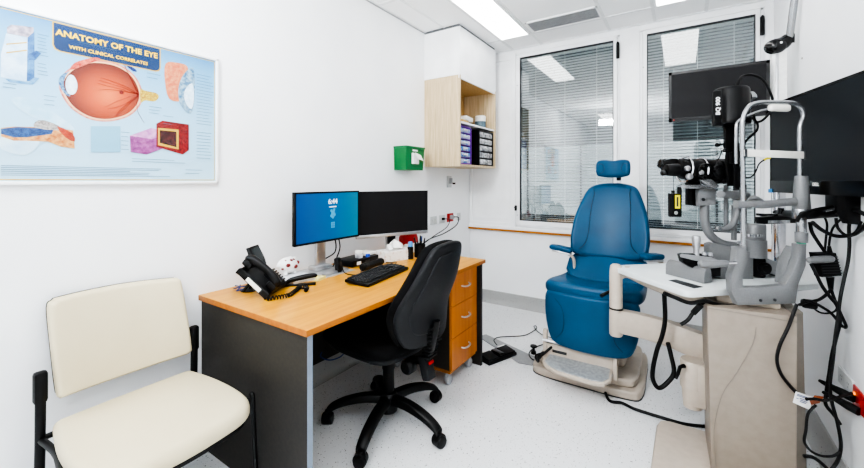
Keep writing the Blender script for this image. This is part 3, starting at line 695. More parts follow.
# seat: faces the desk (-X)
rot = math.radians(176)
fd = Vector((math.cos(rot), math.sin(rot), 0)); sd = UP.cross(fd)
def fo(x, y, h):
    p = C0+fd*(x*1.12+.045)+sd*y*1.04
    return p+UP*(.468+h-.03*max(0, (x-.12)/.14)**2+.015*(abs(y)/.24)**2)
so = [(-.2, -.17), (-.215, 0), (-.2, .17), (-.14, .225), (0, .238), (.14, .232), (.225, .19), (.25, .1), (.255, 0), (.25, -.1), (.225, -.19), (.14, -.232), (0, -.238), (-.14, -.225)]
MB().pad(so, .075, .033, fo, .012, 4).build('seat', 'fabric', t)
MB().pad([(x*.9, y*.9) for x, y in so], .03, .012, lambda x, y, h: fo(x*1, y, h-.048), 0, 4).build('seat_pan', 'shell', t)
c = C0+UP*.405
MB().box(c-fd*.02, (.2, .13, .05), Matrix.Rotation(rot, 3, 'Z'), .012).build('mechanism', 'black', t)
# back
bc = C0-fd*.265
bo = [(-.15, .012), (-.195, .05), (-.222, .12), (-.228, .2), (-.205, .3), (-.17, .4), (-.14, .48), (-.11, .515), (-.06, .53), (0, .534), (.06, .53), (.11, .515), (.14, .48), (.17, .4), (.205, .3), (.228, .2), (.222, .12), (.195, .05), (.15, .012), (0, 0)]
def fk(x, y, h):
    x = x*.9; lean = .02+.12*(y/.53)**1.15; wrap = .06*(x/.22)**2; lum = .03*math.exp(-((y-.17)/.12)**2)
    return bc-fd*(lean-.01)+fd*(wrap+lum)+fd*h+sd*x+UP*(.5+y*.965)
MB().pad(bo, .06, .027, lambda x, y, h: fk(x, y, h+.03), .004, 3).build('backrest_cushion', 'fabric', t)
sh = MB().pad([(x*1.0, .265+(y-.265)*1.0) for x, y in bo], .03, .012, lambda x, y, h: fk(x, y, h-.012), .0, 3).build('backrest_shell', 'shell', t)
bo2 = [(x*.74, .26+(y-.25)*.78) for x, y in bo]
MB().pad(bo2, .012, .005, lambda x, y, h: fk(x, y, h-.027), 0, 3).build('shell_panel', 'shell', sh)
m = MB(); sp = [C0-fd*.08+UP*.40, C0-fd*.2+UP*.39, C0-fd*.27+UP*.42, C0-fd*.305+UP*.52, C0-fd*.325+UP*.62]
m.tube(sp, .022, 10, 5, flat=.55); m.build('back_support', 'black', t)
m = MB()
for i in range(9):
    z = .44+i*.018; c = C0-fd*(.278+(z-.44)*.12)+UP*z; m.box(c, (.045, .08, .010), Matrix.Rotation(rot, 3, 'Z'), .004)
m.build('bellows', 'blacksoft', t)
m = MB(); c = C0-fd*.262+UP*.378; m.box(c, (.05, .06, .12), Matrix.Rotation(rot, 3, 'Z') @ Matrix.Rotation(.3, 3, 'Y'), .01); lp = m.build('lever_box', 'shell', t)
MB().box(c-fd*.028+UP*.03, (.006, .035, .014), Matrix.Rotation(rot, 3, 'Z') @ Matrix.Rotation(.3, 3, 'Y'), .001).build('red_tab', 'red', lp)
m = MB(); c = C0-fd*.17+sd*.03+UP*.365; m.lathe(c-sd*.03, sd, [(0, .03), (.01, .036), (.05, .036), (.06, .028)]); m.cyl(c-sd*.13, c, .006); m.build('tension_knob', 'black', t)
m = MB(); m.tube([C0+sd*.05+UP*.41, C0-fd*.14-sd*.24+UP*.4, C0-fd*.15-sd*.27+UP*.4], .006, 8, 4); m.build('lever', 'black', t)

# ================================================================ DESK ITEMS
DT = .745
# --- monitors
def monitor(name, label, a, b, z0, z1, thick, bez, chin, frame, screenm, back='black', n=None):
    """a, b: the two bottom corners (x, y) seen left and right"""
    a = Vector((a[0], a[1], 0)); b = Vector((b[0], b[1], 0)); ax = (b-a).normalized(); n = ax.cross(UP)   # n points to the viewer
    c = (a+b)/2; w = (b-a).length
    t = thing(name, label, 'monitor', (c.x, c.y, z0))
    R = Matrix((ax, UP, n)).transposed(); zc = (z0+z1)/2; h = z1-z0
    MB().box(Vector((c.x, c.y, zc))-n*thick/2, (w, h, thick), R, .003).build('casing', back, t)
    m = MB()
    for (dx, dz, ww, hh) in ((-w/2+bez/2, 0, bez, h), (w/2-bez/2, 0, bez, h), (0, h/2-bez/2, w, bez), (0, -h/2+chin/2, w, chin)):
        m.box(Vector((c.x, c.y, zc))+ax*dx+UP*dz+n*.001, (ww, hh, .005), R, .001)
    m.build('bezel', frame, t, smooth=False)
    sc_ = MB().box(Vector((c.x, c.y, zc))+UP*(chin-bez)/2+n*.0008, (w-2*bez, h-bez-chin, .002), R).build('screen', screenm, t, smooth=False)
    MB().box(Vector((c.x, c.y, zc))-n*(thick+.012), (w*.55, h*.5, .028), R, .01).build('back_bulge', back, t)
    return t, ax, n, c, w, zc, sc_
scrm = ramp_mat('screen_blue', [(0, (4, 62, 122)), (.5, (4, 84, 134)), (1, (6, 112, 132))], axis=1, lo=-.22, hi=.3, rough=.35, emit=.2)
t, ax, n, c, w, zc, s = monitor('computer_monitor', 'lit monitor with a blue lock screen standing on the desk', (-1.775, 1.325), (-1.775, 1.822), .937, 1.237, .022, .010, .012, 'black', scrm)
lw = emat('screen_white', (225, 240, 250), .9); lc = emat('screen_cyan', (70, 180, 225), .6)
tx = c+n*.0024+UP*1.175+ax*.025
text('clock_lettering', '6:44', lw, s, tx, ax, UP, .042, bold=.001)
MB().box(tx-UP*.031, (.055, .006, .0005), Matrix((ax, UP, n)).transposed()).build('date_line', lw, s, smooth=False)
m = MB()
for (dx, dz, r) in ((-.012, -.055, .009), (.01, -.05, .009), (.0, -.068, .014), (-.01, -.085, .011), (.012, -.08, .01), (0, -.095, .009)):
    m.cyl(tx+ax*dx+UP*dz, tx+ax*dx+UP*dz+n*.0005, r, sides=14)
m.build('lock_emblem', lc, s)
m = MB(); R_ = Matrix((ax, UP, n)).transposed()
for i in range(3):
    for j in range(3): m.box(tx+ax*(-.011+.011*i)+UP*(-.128-.013*j), (.008, .010, .0005), R_)
m.build('lock_tiles', lc, s, smooth=False)
# stand of monitor 1
m = MB(); m.bb(-1.86, -1.835, 1.53, 1.60, .76, 1.1, .006); m.build('stand_post', 'steel', t)
m = MB(); m.bb(-1.93, -1.73, 1.455, 1.69, DT, .762, .006); m.bb(-1.885, -1.81, 1.5, 1.63, .762, .79, .01); m.build('stand_base', 'steel', t)
t, ax, n, c, w, zc, s = monitor('computer_monitor', 'dark switched off monitor with silver chin on the desk', (-1.845, 1.87), (-1.618, 2.398), .905, 1.228, .025, .009, .024, 'black', 'screen', 'steel')
R_ = Matrix((ax, UP, n)).transposed()
MB().box(c+n*.003+UP*(.905+.012), (w, .022, .006), R_, .001).build('chin', 'steel', t)
m = MB(); m.box(c-n*.075+UP*.86, (.06, .2, .02), R_, .005); m.build('stand_post', 'steel', t)
m = MB(); m.box(c-n*.035+UP*.88, (.05, .09, .03), R_, .004); m.build('cable_clip', 'black', t)
m = MB(); m.box(c-n*.115+UP*.752, (.2, .014, .10), R_, .006); m.build('stand_base', 'steel', t)
# mat / tray under the first monitor
tag(MB().bb(-1.94, -1.70, 1.42, 1.72, DT, DT+.0006).build('desk_mat', 'ductgrey'), 'thin grey mat under the lit monitor on the desk', 'mat')
# sticky notes
tag(MB().box((-1.72, 1.43, DT+.008), (.075, .075, .014), Matrix.Rotation(.3, 3, 'Z')).build('note_pad', mat('note_yellow', (228, 214, 130), .7)), 'pale yellow note pad by the lit monitor base', 'note pad')
# --- keyboard
t = thing('keyboard', 'black full size keyboard on the beech desktop', 'keyboard', (-1.46, 1.69, DT))
ka, kb_ = Vector((-1.365, 1.47, 0)), Vector((-1.43, 1.905, 0)); kx = (kb_-ka).normalized(); ky = UP.cross(kx)
kc = (ka+kb_)/2+ky*.075
Rk = Matrix((kx, ky, UP)).transposed() @ Matrix.Rotation(math.radians(4), 3, 'X')
MB().box(kc+UP*(DT+.014), (.44, .155, .018), Rk, .005).build('body', 'black', t)
m = MB()
def krow(y, xs, w_=.0165):
    for x in xs: m.box(kc+UP*(DT+.026)+Rk @ Vector((x*.98, y, 0)), (w_*.96, .0155, .008), Rk, .002, 1)
for r in range(6):
    y = .062-r*.0205-(.004 if r else 0)
    krow(y, [-.205+i*.019 for i in range(15)])
    krow(y, [.092+i*.019 for i in range(3)] if r not in (3,) else [])
    if r: krow(y, [.155+i*.019 for i in range(4)])
m.build('keys', mat('key_black', (24, 24, 26), .5), t, smooth=False)
# --- barcode scanner like black cylinder
t = thing('barcode_scanner', 'black handheld scanner lying behind the keyboard', 'scanner', (-1.62, 1.8, DT))
a, b = Vector((-1.63, 1.70, DT+.027)), Vector((-1.655, 1.915, DT+.027))
m = MB(); m.lathe(a, b-a, [(0, .016), (.004, .023), (.06, .024), (.09, .021), (.15, .02), (.2, .024), (.215, .02)], 20); m.build('body', 'black', t)
m = MB(); m.lathe(a+(b-a)*.1, b-a, [(0, .0245), (.03, .0245)], 20); m.build('band', 'charcoal', t)
m = MB(); m.lathe(a+(b-a)*.8, b-a, [(0, .0215), (.008, .0228)], 20); m.build('band', 'charcoal', t)
# --- docking box with bits on it
t = thing('docking_station', 'flat black electronic box behind the scanner on the desk', 'docking station', (-1.83, 1.87, DT))
Rd = Matrix.Rotation(.05, 3, 'Z')
MB().box((-1.83, 1.87, DT+.024), (.15, .27, .04), Rd, .006).build('body', 'black', t)
MB().box((-1.752, 1.80, DT+.022), (.003, .04, .02), Rd).build('port', 'paper', t)
MB().box((-1.752, 1.88, DT+.022), (.003, .05, .012), Rd).build('slot', 'dark', t)
t = thing('optical_bottle', 'small clear glass jar standing on the flat black box', 'jar', (-1.79, 1.84, DT+.044))
MB().lathe((-1.79, 1.84, DT+.0445), UP, [(0, .02), (.002, .025), (.03, .025), (.034, .022)]).build('body', 'cleargrey', t)
MB().lathe((-1.79, 1.84, DT+.079), UP, [(0, .026), (.014, .026)]).build('lid', 'paper', t)
tag(MB().bb(-1.775, -1.755, 1.885, 1.91, DT+.0445, DT+.065, .003).build('usb_stick', mat('usb_blue', (40, 80, 190), .4)), 'small blue plastic piece on the flat black box', 'usb stick')
tag(MB().box((-1.84, 1.96, DT+.055), (.10, .11, .02), Rd, .004).build('white_case', 'offwhite'), 'small round edged white case on the flat black box', 'case')
# --- tissue box
t = thing('tissue_box', 'white floral tissue box with a tissue pulled up on the desk', 'tissue box', (-1.7, 2.1, DT))
Rt = Matrix.Rotation(math.radians(-18), 3, 'Z'); tc_ = Vector((-1.70, 2.105, DT))
MB().box(tc_+UP*.035, (.12, .235, .07), Rt, .002).build('box', mat('tissue_card', (226, 224, 220), .6, rgb2=(206, 190, 178), scale=45, ramp=(.55, .62)), t, smooth=False)
m = MB(); random.seed(5); vs = []
g = 9
for i in range(g):
    rw = []
    for j in range(g):
        x = (i/(g-1)-.5); y = (j/(g-1)-.5); z = max(0, .07*(1-(abs(x)*1.7)**1.3)*(1-abs(y)*.9))+random.uniform(-.006, .006)
        rw.append(m.bm.verts.new(tc_+Rt @ Vector((x*.05+random.uniform(-.008, .008)+.02*math.sin(j*1.4), y*.13, .071+z))))
    vs.append(rw)
for i in range(g-1):
    for j in range(g-1): m.bm.faces.new((vs[i][j], vs[i+1][j], vs[i+1][j+1], vs[i][j+1]))
m.build('tissue', 'paper', t)
# --- red packet
t = thing('red_packet', 'red and white packet leaning behind the tissue box', 'packet', (-1.80, 2.33, DT))
m = MB(); R2 = Matrix.Rotation(math.radians(-20), 3, 'Z') @ Matrix.Rotation(-.2, 3, 'Y')
m.pad([(-.07, -.05), (-.075, .03), (-.04, .05), (.05, .055), (.08, .03), (.075, -.045), (0, -.055)], .05, .02, lambda x, y, h: Vector((-1.78, 2.37, DT+.105))+R2 @ Vector((h, x, y*.75)), .004)
m.build('bag', 'red', t)
MB().box((-1.755, 2.37, DT+.035), (.05, .12, .07), R2, .004).build('white_base', 'paper', t)
# --- pen cup
t = thing('pen_cup', 'black pen cup beside the tissue box behind the office chair', 'pen cup', (-1.56, 2.2, DT))
cc = Vector((-1.60, 2.27, DT))
m = MB(); m.lathe(cc, UP, [(0, .036), (.003, .04), (.095, .042), (.095, .038), (.01, .036)], 24); m.build('cup', 'black', t)
for k, (dx, dy, h_, cap, r) in enumerate(((-.015, -.02, .145, 'black', .0055), (.01, -.01, .16, 'black', .006), (.0, .015, .15, 'bluecable', .005), (.018, .012, .14, 'black', .005), (-.02, .01, .135, 'darkred', .005))):
    p = thing('pen', ['black pen leaning left in the pen cup', 'tallest black pen in the pen cup', 'dark blue pen in the pen cup', 'black pen leaning right in the pen cup', 'dark red pen in the pen cup'][k], 'pen', cc+Vector((dx*.6, dy*.6, .012)), group='pens in the black cup')
    b0 = cc+Vector((dx*.6, dy*.6, .012)); b1 = cc+Vector((dx*1.7, dy*1.7, h_))
    MB().cyl(b0, b0+(b1-b0)*.75, r, sides=10).build('barrel', 'black', p); MB().cyl(b0+(b1-b0)*.75, b1, r*1.15, r*.8, 10).build('cap', cap, p)
t = thing('marker_bottle', 'small black bottle with a light blue cap left of the pen cup', 'bottle', (-1.63, 2.19, DT))
MB().lathe((-1.615, 2.175, DT), UP, [(0, .018), (.003, .021), (.085, .021), (.09, .012)]).build('body', 'black', t)
MB().lathe((-1.615, 2.175, DT+.09), UP, [(0, .016), (.03, .016), (.033, .012)]).build('cap', 'sky', t)

# --- telephone
t = thing('desk_telephone', 'black desk telephone on a foot stand with corded handset', 'telephone', (-1.70, 1.12, DT))
# slanted body: faces +X+Y roughly towards the user
fy = Vector((.86, .51, 0)).normalized(); fx = UP.cross(fy)          # fy: front edge direction, fx: across, to the left of the user
pc = Vector((-1.76, 1.095, DT))
tl = math.radians(42)
def fp(x, y, h):          # y up the slope, x across
    u_ = -fy*math.cos(tl)+UP*math.sin(tl); nn = fy*math.sin(tl)+UP*math.cos(tl)
    return pc+fy*.10+fx*x+u_*y+nn*h+UP*.012
m = MB(); m.pad([(-.10, .01), (-.1, .17), (-.09, .185), (.09, .185), (.1, .17), (.1, .01), (.09, .0), (-.09, .0)], .035, .008, fp, 0, 3); body = m.build('body', 'black', t)
m = MB(); m.pad([(-.005, .012), (-.005, .1), (.088, .1), (.088, .012)], .008, .002, lambda x, y, h: fp(x, y, h+.021), 0, 0); m.build('keypad_plate', 'shell', body)
m = MB()
for i in range(5):
    for j in range(6):
        p = fp(.005+i*.0185, .02+j*.0145, .028); q = fp(.005+i*.0185+.013, .02+j*.0145, .028); r_ = fp(.005+i*.0185, .02+j*.0145+.009, .028)
        m.prism([p, q, q+(r_-p), r_], (fp(0, 0, .004)-fp(0, 0, 0)))
m.build('keys', 'charcoal', body, smooth=False)
# raised display
def fd2(x, y, h): 
    a_ = math.radians(66); u_ = -fy*math.cos(a_)+UP*math.sin(a_); nn = fy*math.sin(a_)+UP*math.cos(a_)
    return fp(x, .15, .012)+u_*y+nn*h
m = MB(); m.pad([(0, 0), (0, .1), (.01, .11), (.085, .11), (.095, .1), (.095, 0)], .02, .006, fd2, 0, 3); dsp = m.build('display_housing', 'black', t)
MB().pad([(.012, .03), (.012, .095), (.083, .095), (.083, .03)], .003, .001, lambda x, y, h: fd2(x, y, h+.012), 0, 0).build('display', mat('lcd_dark', (64, 68, 70), .25), dsp)
# handset on the left half, nearer the camera
m = MB(); hp = [fp(-.06, .0, .05), fp(-.06, .02, .06), fp(-.06, .06, .072), fp(-.06, .13, .072), fp(-.06, .18, .06), fp(-.06, .20, .045)]
m.tube(hp, [.012, .022, .018, .018, .023, .014], 12, 5, flat=1.2); hs = m.build('handset', 'black', t)
m = MB(); m.box(fp(-.06, .022, .04), (.05, .05, .035), Matrix((fx, -fy*math.cos(tl)+UP*math.sin(tl), fy*math.sin(tl)+UP*math.cos(tl))).transposed(), .01); m.build('mouthpiece', 'black', hs)
m = MB(); m.box(fp(-.06, .178, .04), (.05, .05, .035), Matrix((fx, -fy*math.cos(tl)+UP*math.sin(tl), fy*math.sin(tl)+UP*math.cos(tl))).transposed(), .01); m.build('earpiece', 'black', hs)
m = MB(); m.pad([(-.104, .05), (-.104, .13), (-.104, .13)], .001, .0002, fp, 0, 0) if False else None
Rl = Matrix((-fy*math.cos(tl)+UP*math.sin(tl), fy*math.sin(tl)+UP*math.cos(tl), fx)).transposed()
MB().box(fp(-.1015, .085, .0), (.085, .02, .001), Rl).build('number_label', 'paper', t, smooth=False)
m = MB(); m.lathe(pc-fy*.06+fx*.05, UP, [(0, .045), (.004, .047), (.008, .035), (.009, .01)], 24); m.build('foot', 'black', t)
m = MB(); m.tube([pc-fy*.06+fx*.05+UP*.006, pc-fy*.03+fx*.03+UP*.06, fp(0, .12, -.02)], .008, 8, 3); m.tube([pc-fy*.07+fx*.0+UP*.006, fp(.02, .13, -.02)], .008, 8); m.build('stand_leg', 'black', t)
# coiled cord
m = MB(); path = cr([(-1.60, 1.045, DT+.012), (-1.575, 1.09, DT+.012), (-1.565, 1.14, DT+.012), (-1.60, 1.20, DT+.012), (-1.625, 1.245, DT+.014), (-1.595, 1.265, DT+.012), (-1.565, 1.235, DT+.011)], 30)
co = []
for i, p in enumerate(path):
    tt = (path[min(i+1, len(path)-1)]-path[max(i-1, 0)]).normalized(); s_ = UP.cross(tt); a = i*.85
    co.append(p+s_*math.cos(a)*.008+UP*math.sin(a)*.008)
m.tube(co, .0034, 5, 2); m.build('coiled_cord', 'cable', t)
tag(MB().tube([(-1.90, 1.06, DT+.01), (-1.86, 1.04, DT+.02), (-1.83, 1.07, DT+.03), (-1.86, 1.11, DT+.012), (-1.90, 1.10, DT+.01), (-1.91, 1.07, DT+.02)], .003, 6, 8).tube([(-1.95, 1.12, DT+.006), (-1.9, 1.09, DT+.006), (-1.86, 1.05, DT+.006), (-1.82, 1.07, DT+.02)], .003, 6, 8).build('network_cable', 'bluecable'), 'blue network cable looped behind the telephone', 'cable')
# --- stapler
t = thing('stapler', 'black stapler lying open beside the telephone cord', 'stapler', (-1.69, 1.31, DT))
a, b = Vector((-1.745, 1.245, DT)), Vector((-1.64, 1.36, DT)); d = (b-a).normalized(); s_ = UP.cross(d); L = (b-a).length
Rr = Matrix((d, s_, UP)).transposed()
MB().box((a+b)/2+UP*.006, (L, .03, .011), Rr, .004).build('base', 'black', t)
m = MB(); P = [a+UP*.014, a+d*.03+UP*.032, a+d*.09+UP*.044, b+UP*.05-d*.01, b+d*.005+UP*.044]; m.tube(P, [.009, .013, .014, .012, .007], 10, 4); m.build('arm', 'black', t)
MB().box((a+b)/2+UP*.024+d*.02, (L*.7, .014, .01), Rr @ Matrix.Rotation(-.14, 3, 'Y')).build('magazine', 'steel', t)
# --- spotted piggy toy on a clear tray
t = thing('toy_figure', 'white rounded toy animal with dark red spots by the wall', 'toy', (-1.85, 1.31, DT))
pc2 = Vector((-1.86, 1.345, DT+.08))
m = MB(); m.ell(pc2, (.048, .064, .045)); m.ell(pc2+Vector((.0, -.055, .004)), (.014, .016, .014)); m.ell(pc2+Vector((.012, .035, .03)), (.01, .014, .014)); m.ell(pc2+Vector((-.02, .035, .03)), (.01, .014, .014))
for dx in (-.022, .022):
    for dy in (-.03, .03): m.cyl(pc2+Vector((dx, dy, -.045)), pc2+Vector((dx, dy, -.02)), .011, sides=12)
m.build('body', 'whiteplastic', t)
m = MB()
for (ax_, ay_, r) in ((.3, .9, .014), (.2, -.45, .014), (-.15, .35, .015), (.9, .5, .011), (-.25, -1.0, .01), (.85, 0.0, .012), (.9, -.8, .009)):
    n_ = Vector((math.cos(ay_)*math.cos(ax_), math.sin(ay_)*math.cos(ax_), math.sin(ax_))); p = Vector((pc2.x+n_.x*.045, pc2.y+n_.y*.06, pc2.z+n_.z*.04)); m.ell(p-n_*.002, (r*.9, r, r*.8), None, 12)
m.build('spots', 'darkred', t)
tag(MB().box((-1.83, 1.34, DT+.015), (.11, .17, .03), Matrix.Rotation(.15, 3, 'Z'), .006).build('plastic_tray', mat('clear_bag', (216, 218, 222), .3, rgb2=(196, 200, 206), scale=60)), 'crumpled clear plastic packet under the spotted toy', 'packet')
# --- webcam / black item by monitor, mouse-like puck
t = thing('desk_speaker', 'small upright black speaker right of the lit monitor base', 'speaker', (-1.72, 1.64, DT))
MB().box((-1.745, 1.615, DT+.045), (.035, .04, .09), Matrix.Rotation(.2, 3, 'Z') @ Matrix.Rotation(-.15, 3, 'Y'), .012, 3).build('body', 'black', t)
MB().cyl((-1.726, 1.617, DT+.055), (-1.722, 1.618, DT+.055), .012).build('cone', 'dark', t)
def cable(name, pts, r, label, m_='cable', cat='cable', sm=8, group=None):
    return tag(MB().tube(pts, r, 7, sm).build(name, m_), label, cat, group)
cable('monitor_cable', [(-1.83, 1.62, 1.0), (-1.82, 1.66, .93), (-1.80, 1.64, .86), (-1.84, 1.6, .82), (-1.87, 1.60, .79)], .004, 'black cable hanging behind the lit monitor, nearer its post')
cable('monitor_cable', [(-1.83, 1.68, .98), (-1.82, 1.70, .88), (-1.80, 1.64, .80), (-1.84, 1.66, .76), (-1.9, 1.72, .75)], .004, 'black cable hanging behind the lit monitor, farther from its post')
cable('scanner_cable', [(-1.74, 1.64, .79), (-1.70, 1.62, .752), (-1.62, 1.60, .75), (-1.59, 1.64, .75), (-1.63, 1.695, .765)], .003, 'thin black cable from the speaker to the scanner')
cable('keyboard_cable', [(-1.545, 1.84, .76), (-1.58, 1.95, .75), (-1.62, 2.02, .75), (-1.65, 1.99, .75), (-1.72, 1.97, .75)], .003, 'thin black cable running from the keyboard to the black box')
cable('power_cable', [(LW+.03, 3.325, .935), (LW+.08, 3.36, .93), (LW+.09, 3.30, .86), (LW+.07, 3.1, .80), (LW+.06, 2.8, .76), (LW+.05, 2.6, .62), (LW+.04, 2.5, .3), (LW+.06, 2.5, .01)], .005, 'black power cable hanging from the red wall socket')
cable('data_cable', [(LW+.03, 3.165, .93), (LW+.07, 3.20, .92), (LW+.06, 3.16, .85), (LW+.05, 2.95, .79), (LW+.05, 2.7, .72)], .004, 'thin cable hanging from the white data socket')
tag(MB().box((LW+.026, 3.325, .935), (.036, .04, .04), None, .008).build('power_plug', 'castgrey'), 'grey power plug in the red wall socket', 'plug')
tag(MB().box((LW+.022, 3.165, .93), (.028, .025, .022), None, .005).build('data_plug', 'black'), 'black plug in the white data socket', 'plug')
cable('underdesk_cable', [UX(u, v, -1.88) for u, v in ((322, 352), (321, 357), (330, 360), (340, 357), (345, 352))], .004, 'dark blue cable loop hanging under the desk', 'bluecable')

# ================================================================ OPHTHALMIC CHAIR
t = thing('examination_chair', 'blue vinyl examination chair with headrest on a beige base', 'chair', (-.5, 2.8, 0))
bx, by = -.53, 2.86
# two tier base
base = [(-.33, -.28), (-.24, -.345), (0, -.35), (.24, -.345), (.33, -.29), (.335, 0), (.32, .27), (.25, .31), (0, .315), (-.25, .31), (-.32, .27), (-.335, 0)]
MB().pad(base, .05, .014, lambda x, y, h: (bx+x, by+y, .026+h), 0, 4).build('floor_plate', 'beige', t)
b2 = [(x*.9, y*.9+.01) for x, y in base]
MB().pad(b2, .05, .014, lambda x, y, h: (bx+x, by+y, .075+h), 0, 4).build('base_cover', 'beige', t)
MB().pad(base, .006, .002, lambda x, y, h: (bx+x*1.004, by+y*1.004, .003+h), 0, 4).build('base_gasket', 'dark', t)
m = MB(); m.bb(-.68, -.3, 2.68, 3.0, .1, .47, .04, 4); m.build('lift_column', 'beige', t)
# apron (leg rest)
ao = [(-.265, .0), (-.275, -.06), (-.268, -.18), (-.24, -.28), (-.2, -.315), (-.12, -.325), (0, -.328), (.12, -.325), (.2, -.315), (.24, -.28), (.268, -.18), (.275, -.06), (.265, 0), (.22, .02), (0, .02), (-.22, .02)]
acx = -.475
def fa(x, y, h): return (acx+x, 2.50-.04*(1-(x/.28)**2)-h-.0*y+(-.0 if y > -.3 else 0), .60+y-.02)
lr = MB().pad(ao, .07, .03, fa, .01, 3).build('leg_rest', 'blue', t)
for s in (-1, 1):
    m = MB(); m.tube([Vector(fa(s*a, b, .044)) for a, b in ((.20, -.02), (.155, -.07), (.14, -.14), (.15, -.22), (.19, -.27))], .002, 6, 6); m.build('seam', 'seam', lr)
# seat
so = [(-.27, .0), (-.285, .06), (-.28, .15), (-.25, .4), (-.235, .5), (0, .51), (.235, .5), (.25, .4), (.28, .15), (.285, .06), (.27, .0), (.2, -.035), (0, -.05), (-.2, -.035)]
def fse(x, y, h):
    dip = -.03*math.exp(-((y-.22)/.14)**2)*(1-(x/.3)**2)
    return (acx+x+.045*(y/.5), 2.49+y, .615+h+dip+.06*max(0, (y-.3)/.2)**2)
MB().pad(so, .085, .036, fse, .006, 3).build('seat', 'blue', t)
# back
bo = [(-.235, .0), (-.25, .06), (-.252, .14), (-.235, .27), (-.2, .38), (-.165, .46), (-.125, .49), (-.06, .505), (0, .508), (.06, .505), (.125, .49), (.165, .46), (.2, .38), (.235, .27), (.252, .14), (.25, .06), (.235, 0), (.15, -.03), (0, -.035), (-.15, -.03)]
bcx = -.432
def fbk(x, y, h): return (bcx+x+.01*(y/.5), 2.93-h-.06*(x/.25)**2+.14*(y/.5), .785+y*.985)
bk = MB().pad(bo, .085, .036, fbk, .008, 3).build('backrest', 'blue', t)
for s in (-1, 1):       # seams
    m = MB(); P = [fbk(s*a, b, .0505) for a, b in ((.125, .47), (.115, .43), (.125, .36), (.13, .25), (.135, .14), (.15, .07), (.185, .03))]
    m.tube(P, .0022, 6, 6); m.build('seam', 'seam', bk)
# lower front of the seat back meeting the seat
MB().pad([(-.215, -.12), (-.21, .12), (.21, .12), (.215, -.12)], .05, .02, lambda x, y, h: (bcx+.0+x, 2.84+y*.75-h*.6, .70+y*.62+h*.75), 0, 3).build('lumbar', 'blue', t)
# headrest
ho = [(-.09, -.058), (-.108, -.045), (-.114, 0), (-.108, .042), (-.09, .058), (-.05, .062), (0, .055), (.05, .062), (.09, .058), (.108, .042), (.114, 0), (.108, -.045), (.09, -.058), (.05, -.066), (0, -.068), (-.05, -.066)]
hcx = -.415
def fh(x, y, h): return (hcx+x, 3.03-h-.03*(x/.11)**2, 1.392+y)
hd = MB().pad(ho, .07, .03, fh, .0, 4).build('headrest', 'blue', t)
for s in (-1, 1):
    m = MB(); m.tube([fh(s*a, b, .036) for a, b in ((.095, .028), (.07, .03), (.055, .0), (.065, -.03), (.09, -.035))], .0018, 6, 6); m.build('seam', 'seam', hd)
m = MB(); m.bb(-.402, -.372, 3.085, 3.1, 1.2, 1.38, .003); m.cyl((-.387, 3.07, 1.345), (-.387, 3.11, 1.345), .014, sides=14); m.build('headrest_post', 'steel', t)
m = MB(); m.box((-.387, 3.082, 1.318), (.03, .03, .03), None, .006); m.build('post_clamp', 'black', t)
# arms
for s, A0, A1 in ((-1, (-.655, 2.80, .805), (-.80, 2.79, .828)), (1, (-.115, 2.86, .815), (-.205, 2.745, .822))):
    A0, A1 = Vector(A0), Vector(A1); d = (A1-A0).normalized(); sd_ = UP.cross(d).normalized(); nn = d.cross(sd_)
    def far(x, y, h, A0=A0, d=d, sd_=sd_, nn=nn): return A0+d*y+sd_*x+nn*(h-.10*max(0, y-.09)**1.0*.8)
    L = (A1-A0).length
    o2 = [(-.03, .0), (-.038, L*.3), (-.036, L*.8), (-.02, L*1.03), (.02, L*1.03), (.036, L*.8), (.038, L*.3), (.03, 0)]
    a_ = MB().pad(o2, .034, .014, far, .002, 3).build('arm_pad', 'blue', t)
    m = MB(); m.pad([(x*.8, y*.85) for x, y in o2], .014, .005, lambda x, y, h: far(x, y, h-.024), 0, 3); m.build('arm_plate', 'steel', a_)
    m = MB(); q = A0+d*.02-UP*.03
    m.tube([q, A0-d*.012-UP*.05, A0-d*.02-UP*.12, A0-d*.03-UP*.25], .02, 10, 4, flat=.5); m.build('arm_bracket', 'beige', t)
# footrest
def G(u, v, z, dx=0): p = UZ(u, v, z); return Vector((p.x+dx, p.y, z))
f0, f1 = -.75, -.345
m = MB(); m.prism([(f0-.01, 2.475, .33), (f0+.015, 2.475, .33), (f0+.015, 2.47, .12), (f0-.01, 2.47, .12)], (0, .03, 0), .004); m.build('footrest_bracket', 'beige', t)
m = MB(); m.prism([(f1-.0, 2.475, .31), (f1+.025, 2.475, .31), (f1+.025, 2.47, .12), (f1, 2.47, .12)], (0, .03, 0), .004); m.build('footrest_bracket', 'beige', t)
m = MB(); m.cyl((f0-.01, 2.47, .265), (f1+.025, 2.47, .265), .009, sides=14); m.build('footrest_bar', 'steel', t)
m = MB(); m.bb(f0+.015, f1, 2.48, 2.50, .12, .245, .004); pl = m.build('footrest_panel', 'beige', t)
MB().bb(-.70, -.61, 2.477, 2.4805, .195, .213, .001).build('badge', 'dark', pl)
MB().bb(-.44, -.37, 2.477, 2.4805, .17, .18, .001).build('badge', 'ductgrey', pl)
fo_ = [(-.77, 2.47), (-.80, 2.35), (-.77, 2.27), (-.70, 2.245), (-.40, 2.235), (-.345, 2.26), (-.315, 2.35), (-.33, 2.47)]
fo_ = [(-.73, 2.49), (-.74, 2.40), (-.705, 2.365), (-.64, 2.34), (-.43, 2.33), (-.37, 2.345), (-.34, 2.39), (-.345, 2.49)]
def ff(x, y, z, h): return (x, y, .135+(y-2.29)*.12+h)
MB().pad(fo_, .022, .008, lambda x, y, h: (x, y, .135+(y-2.34)*.2+h), 0, 0).build('footrest', 'beige', t)
ins = [((x+.54)*.93-.54, (y-2.41)*.9+2.41) for x, y in fo_]
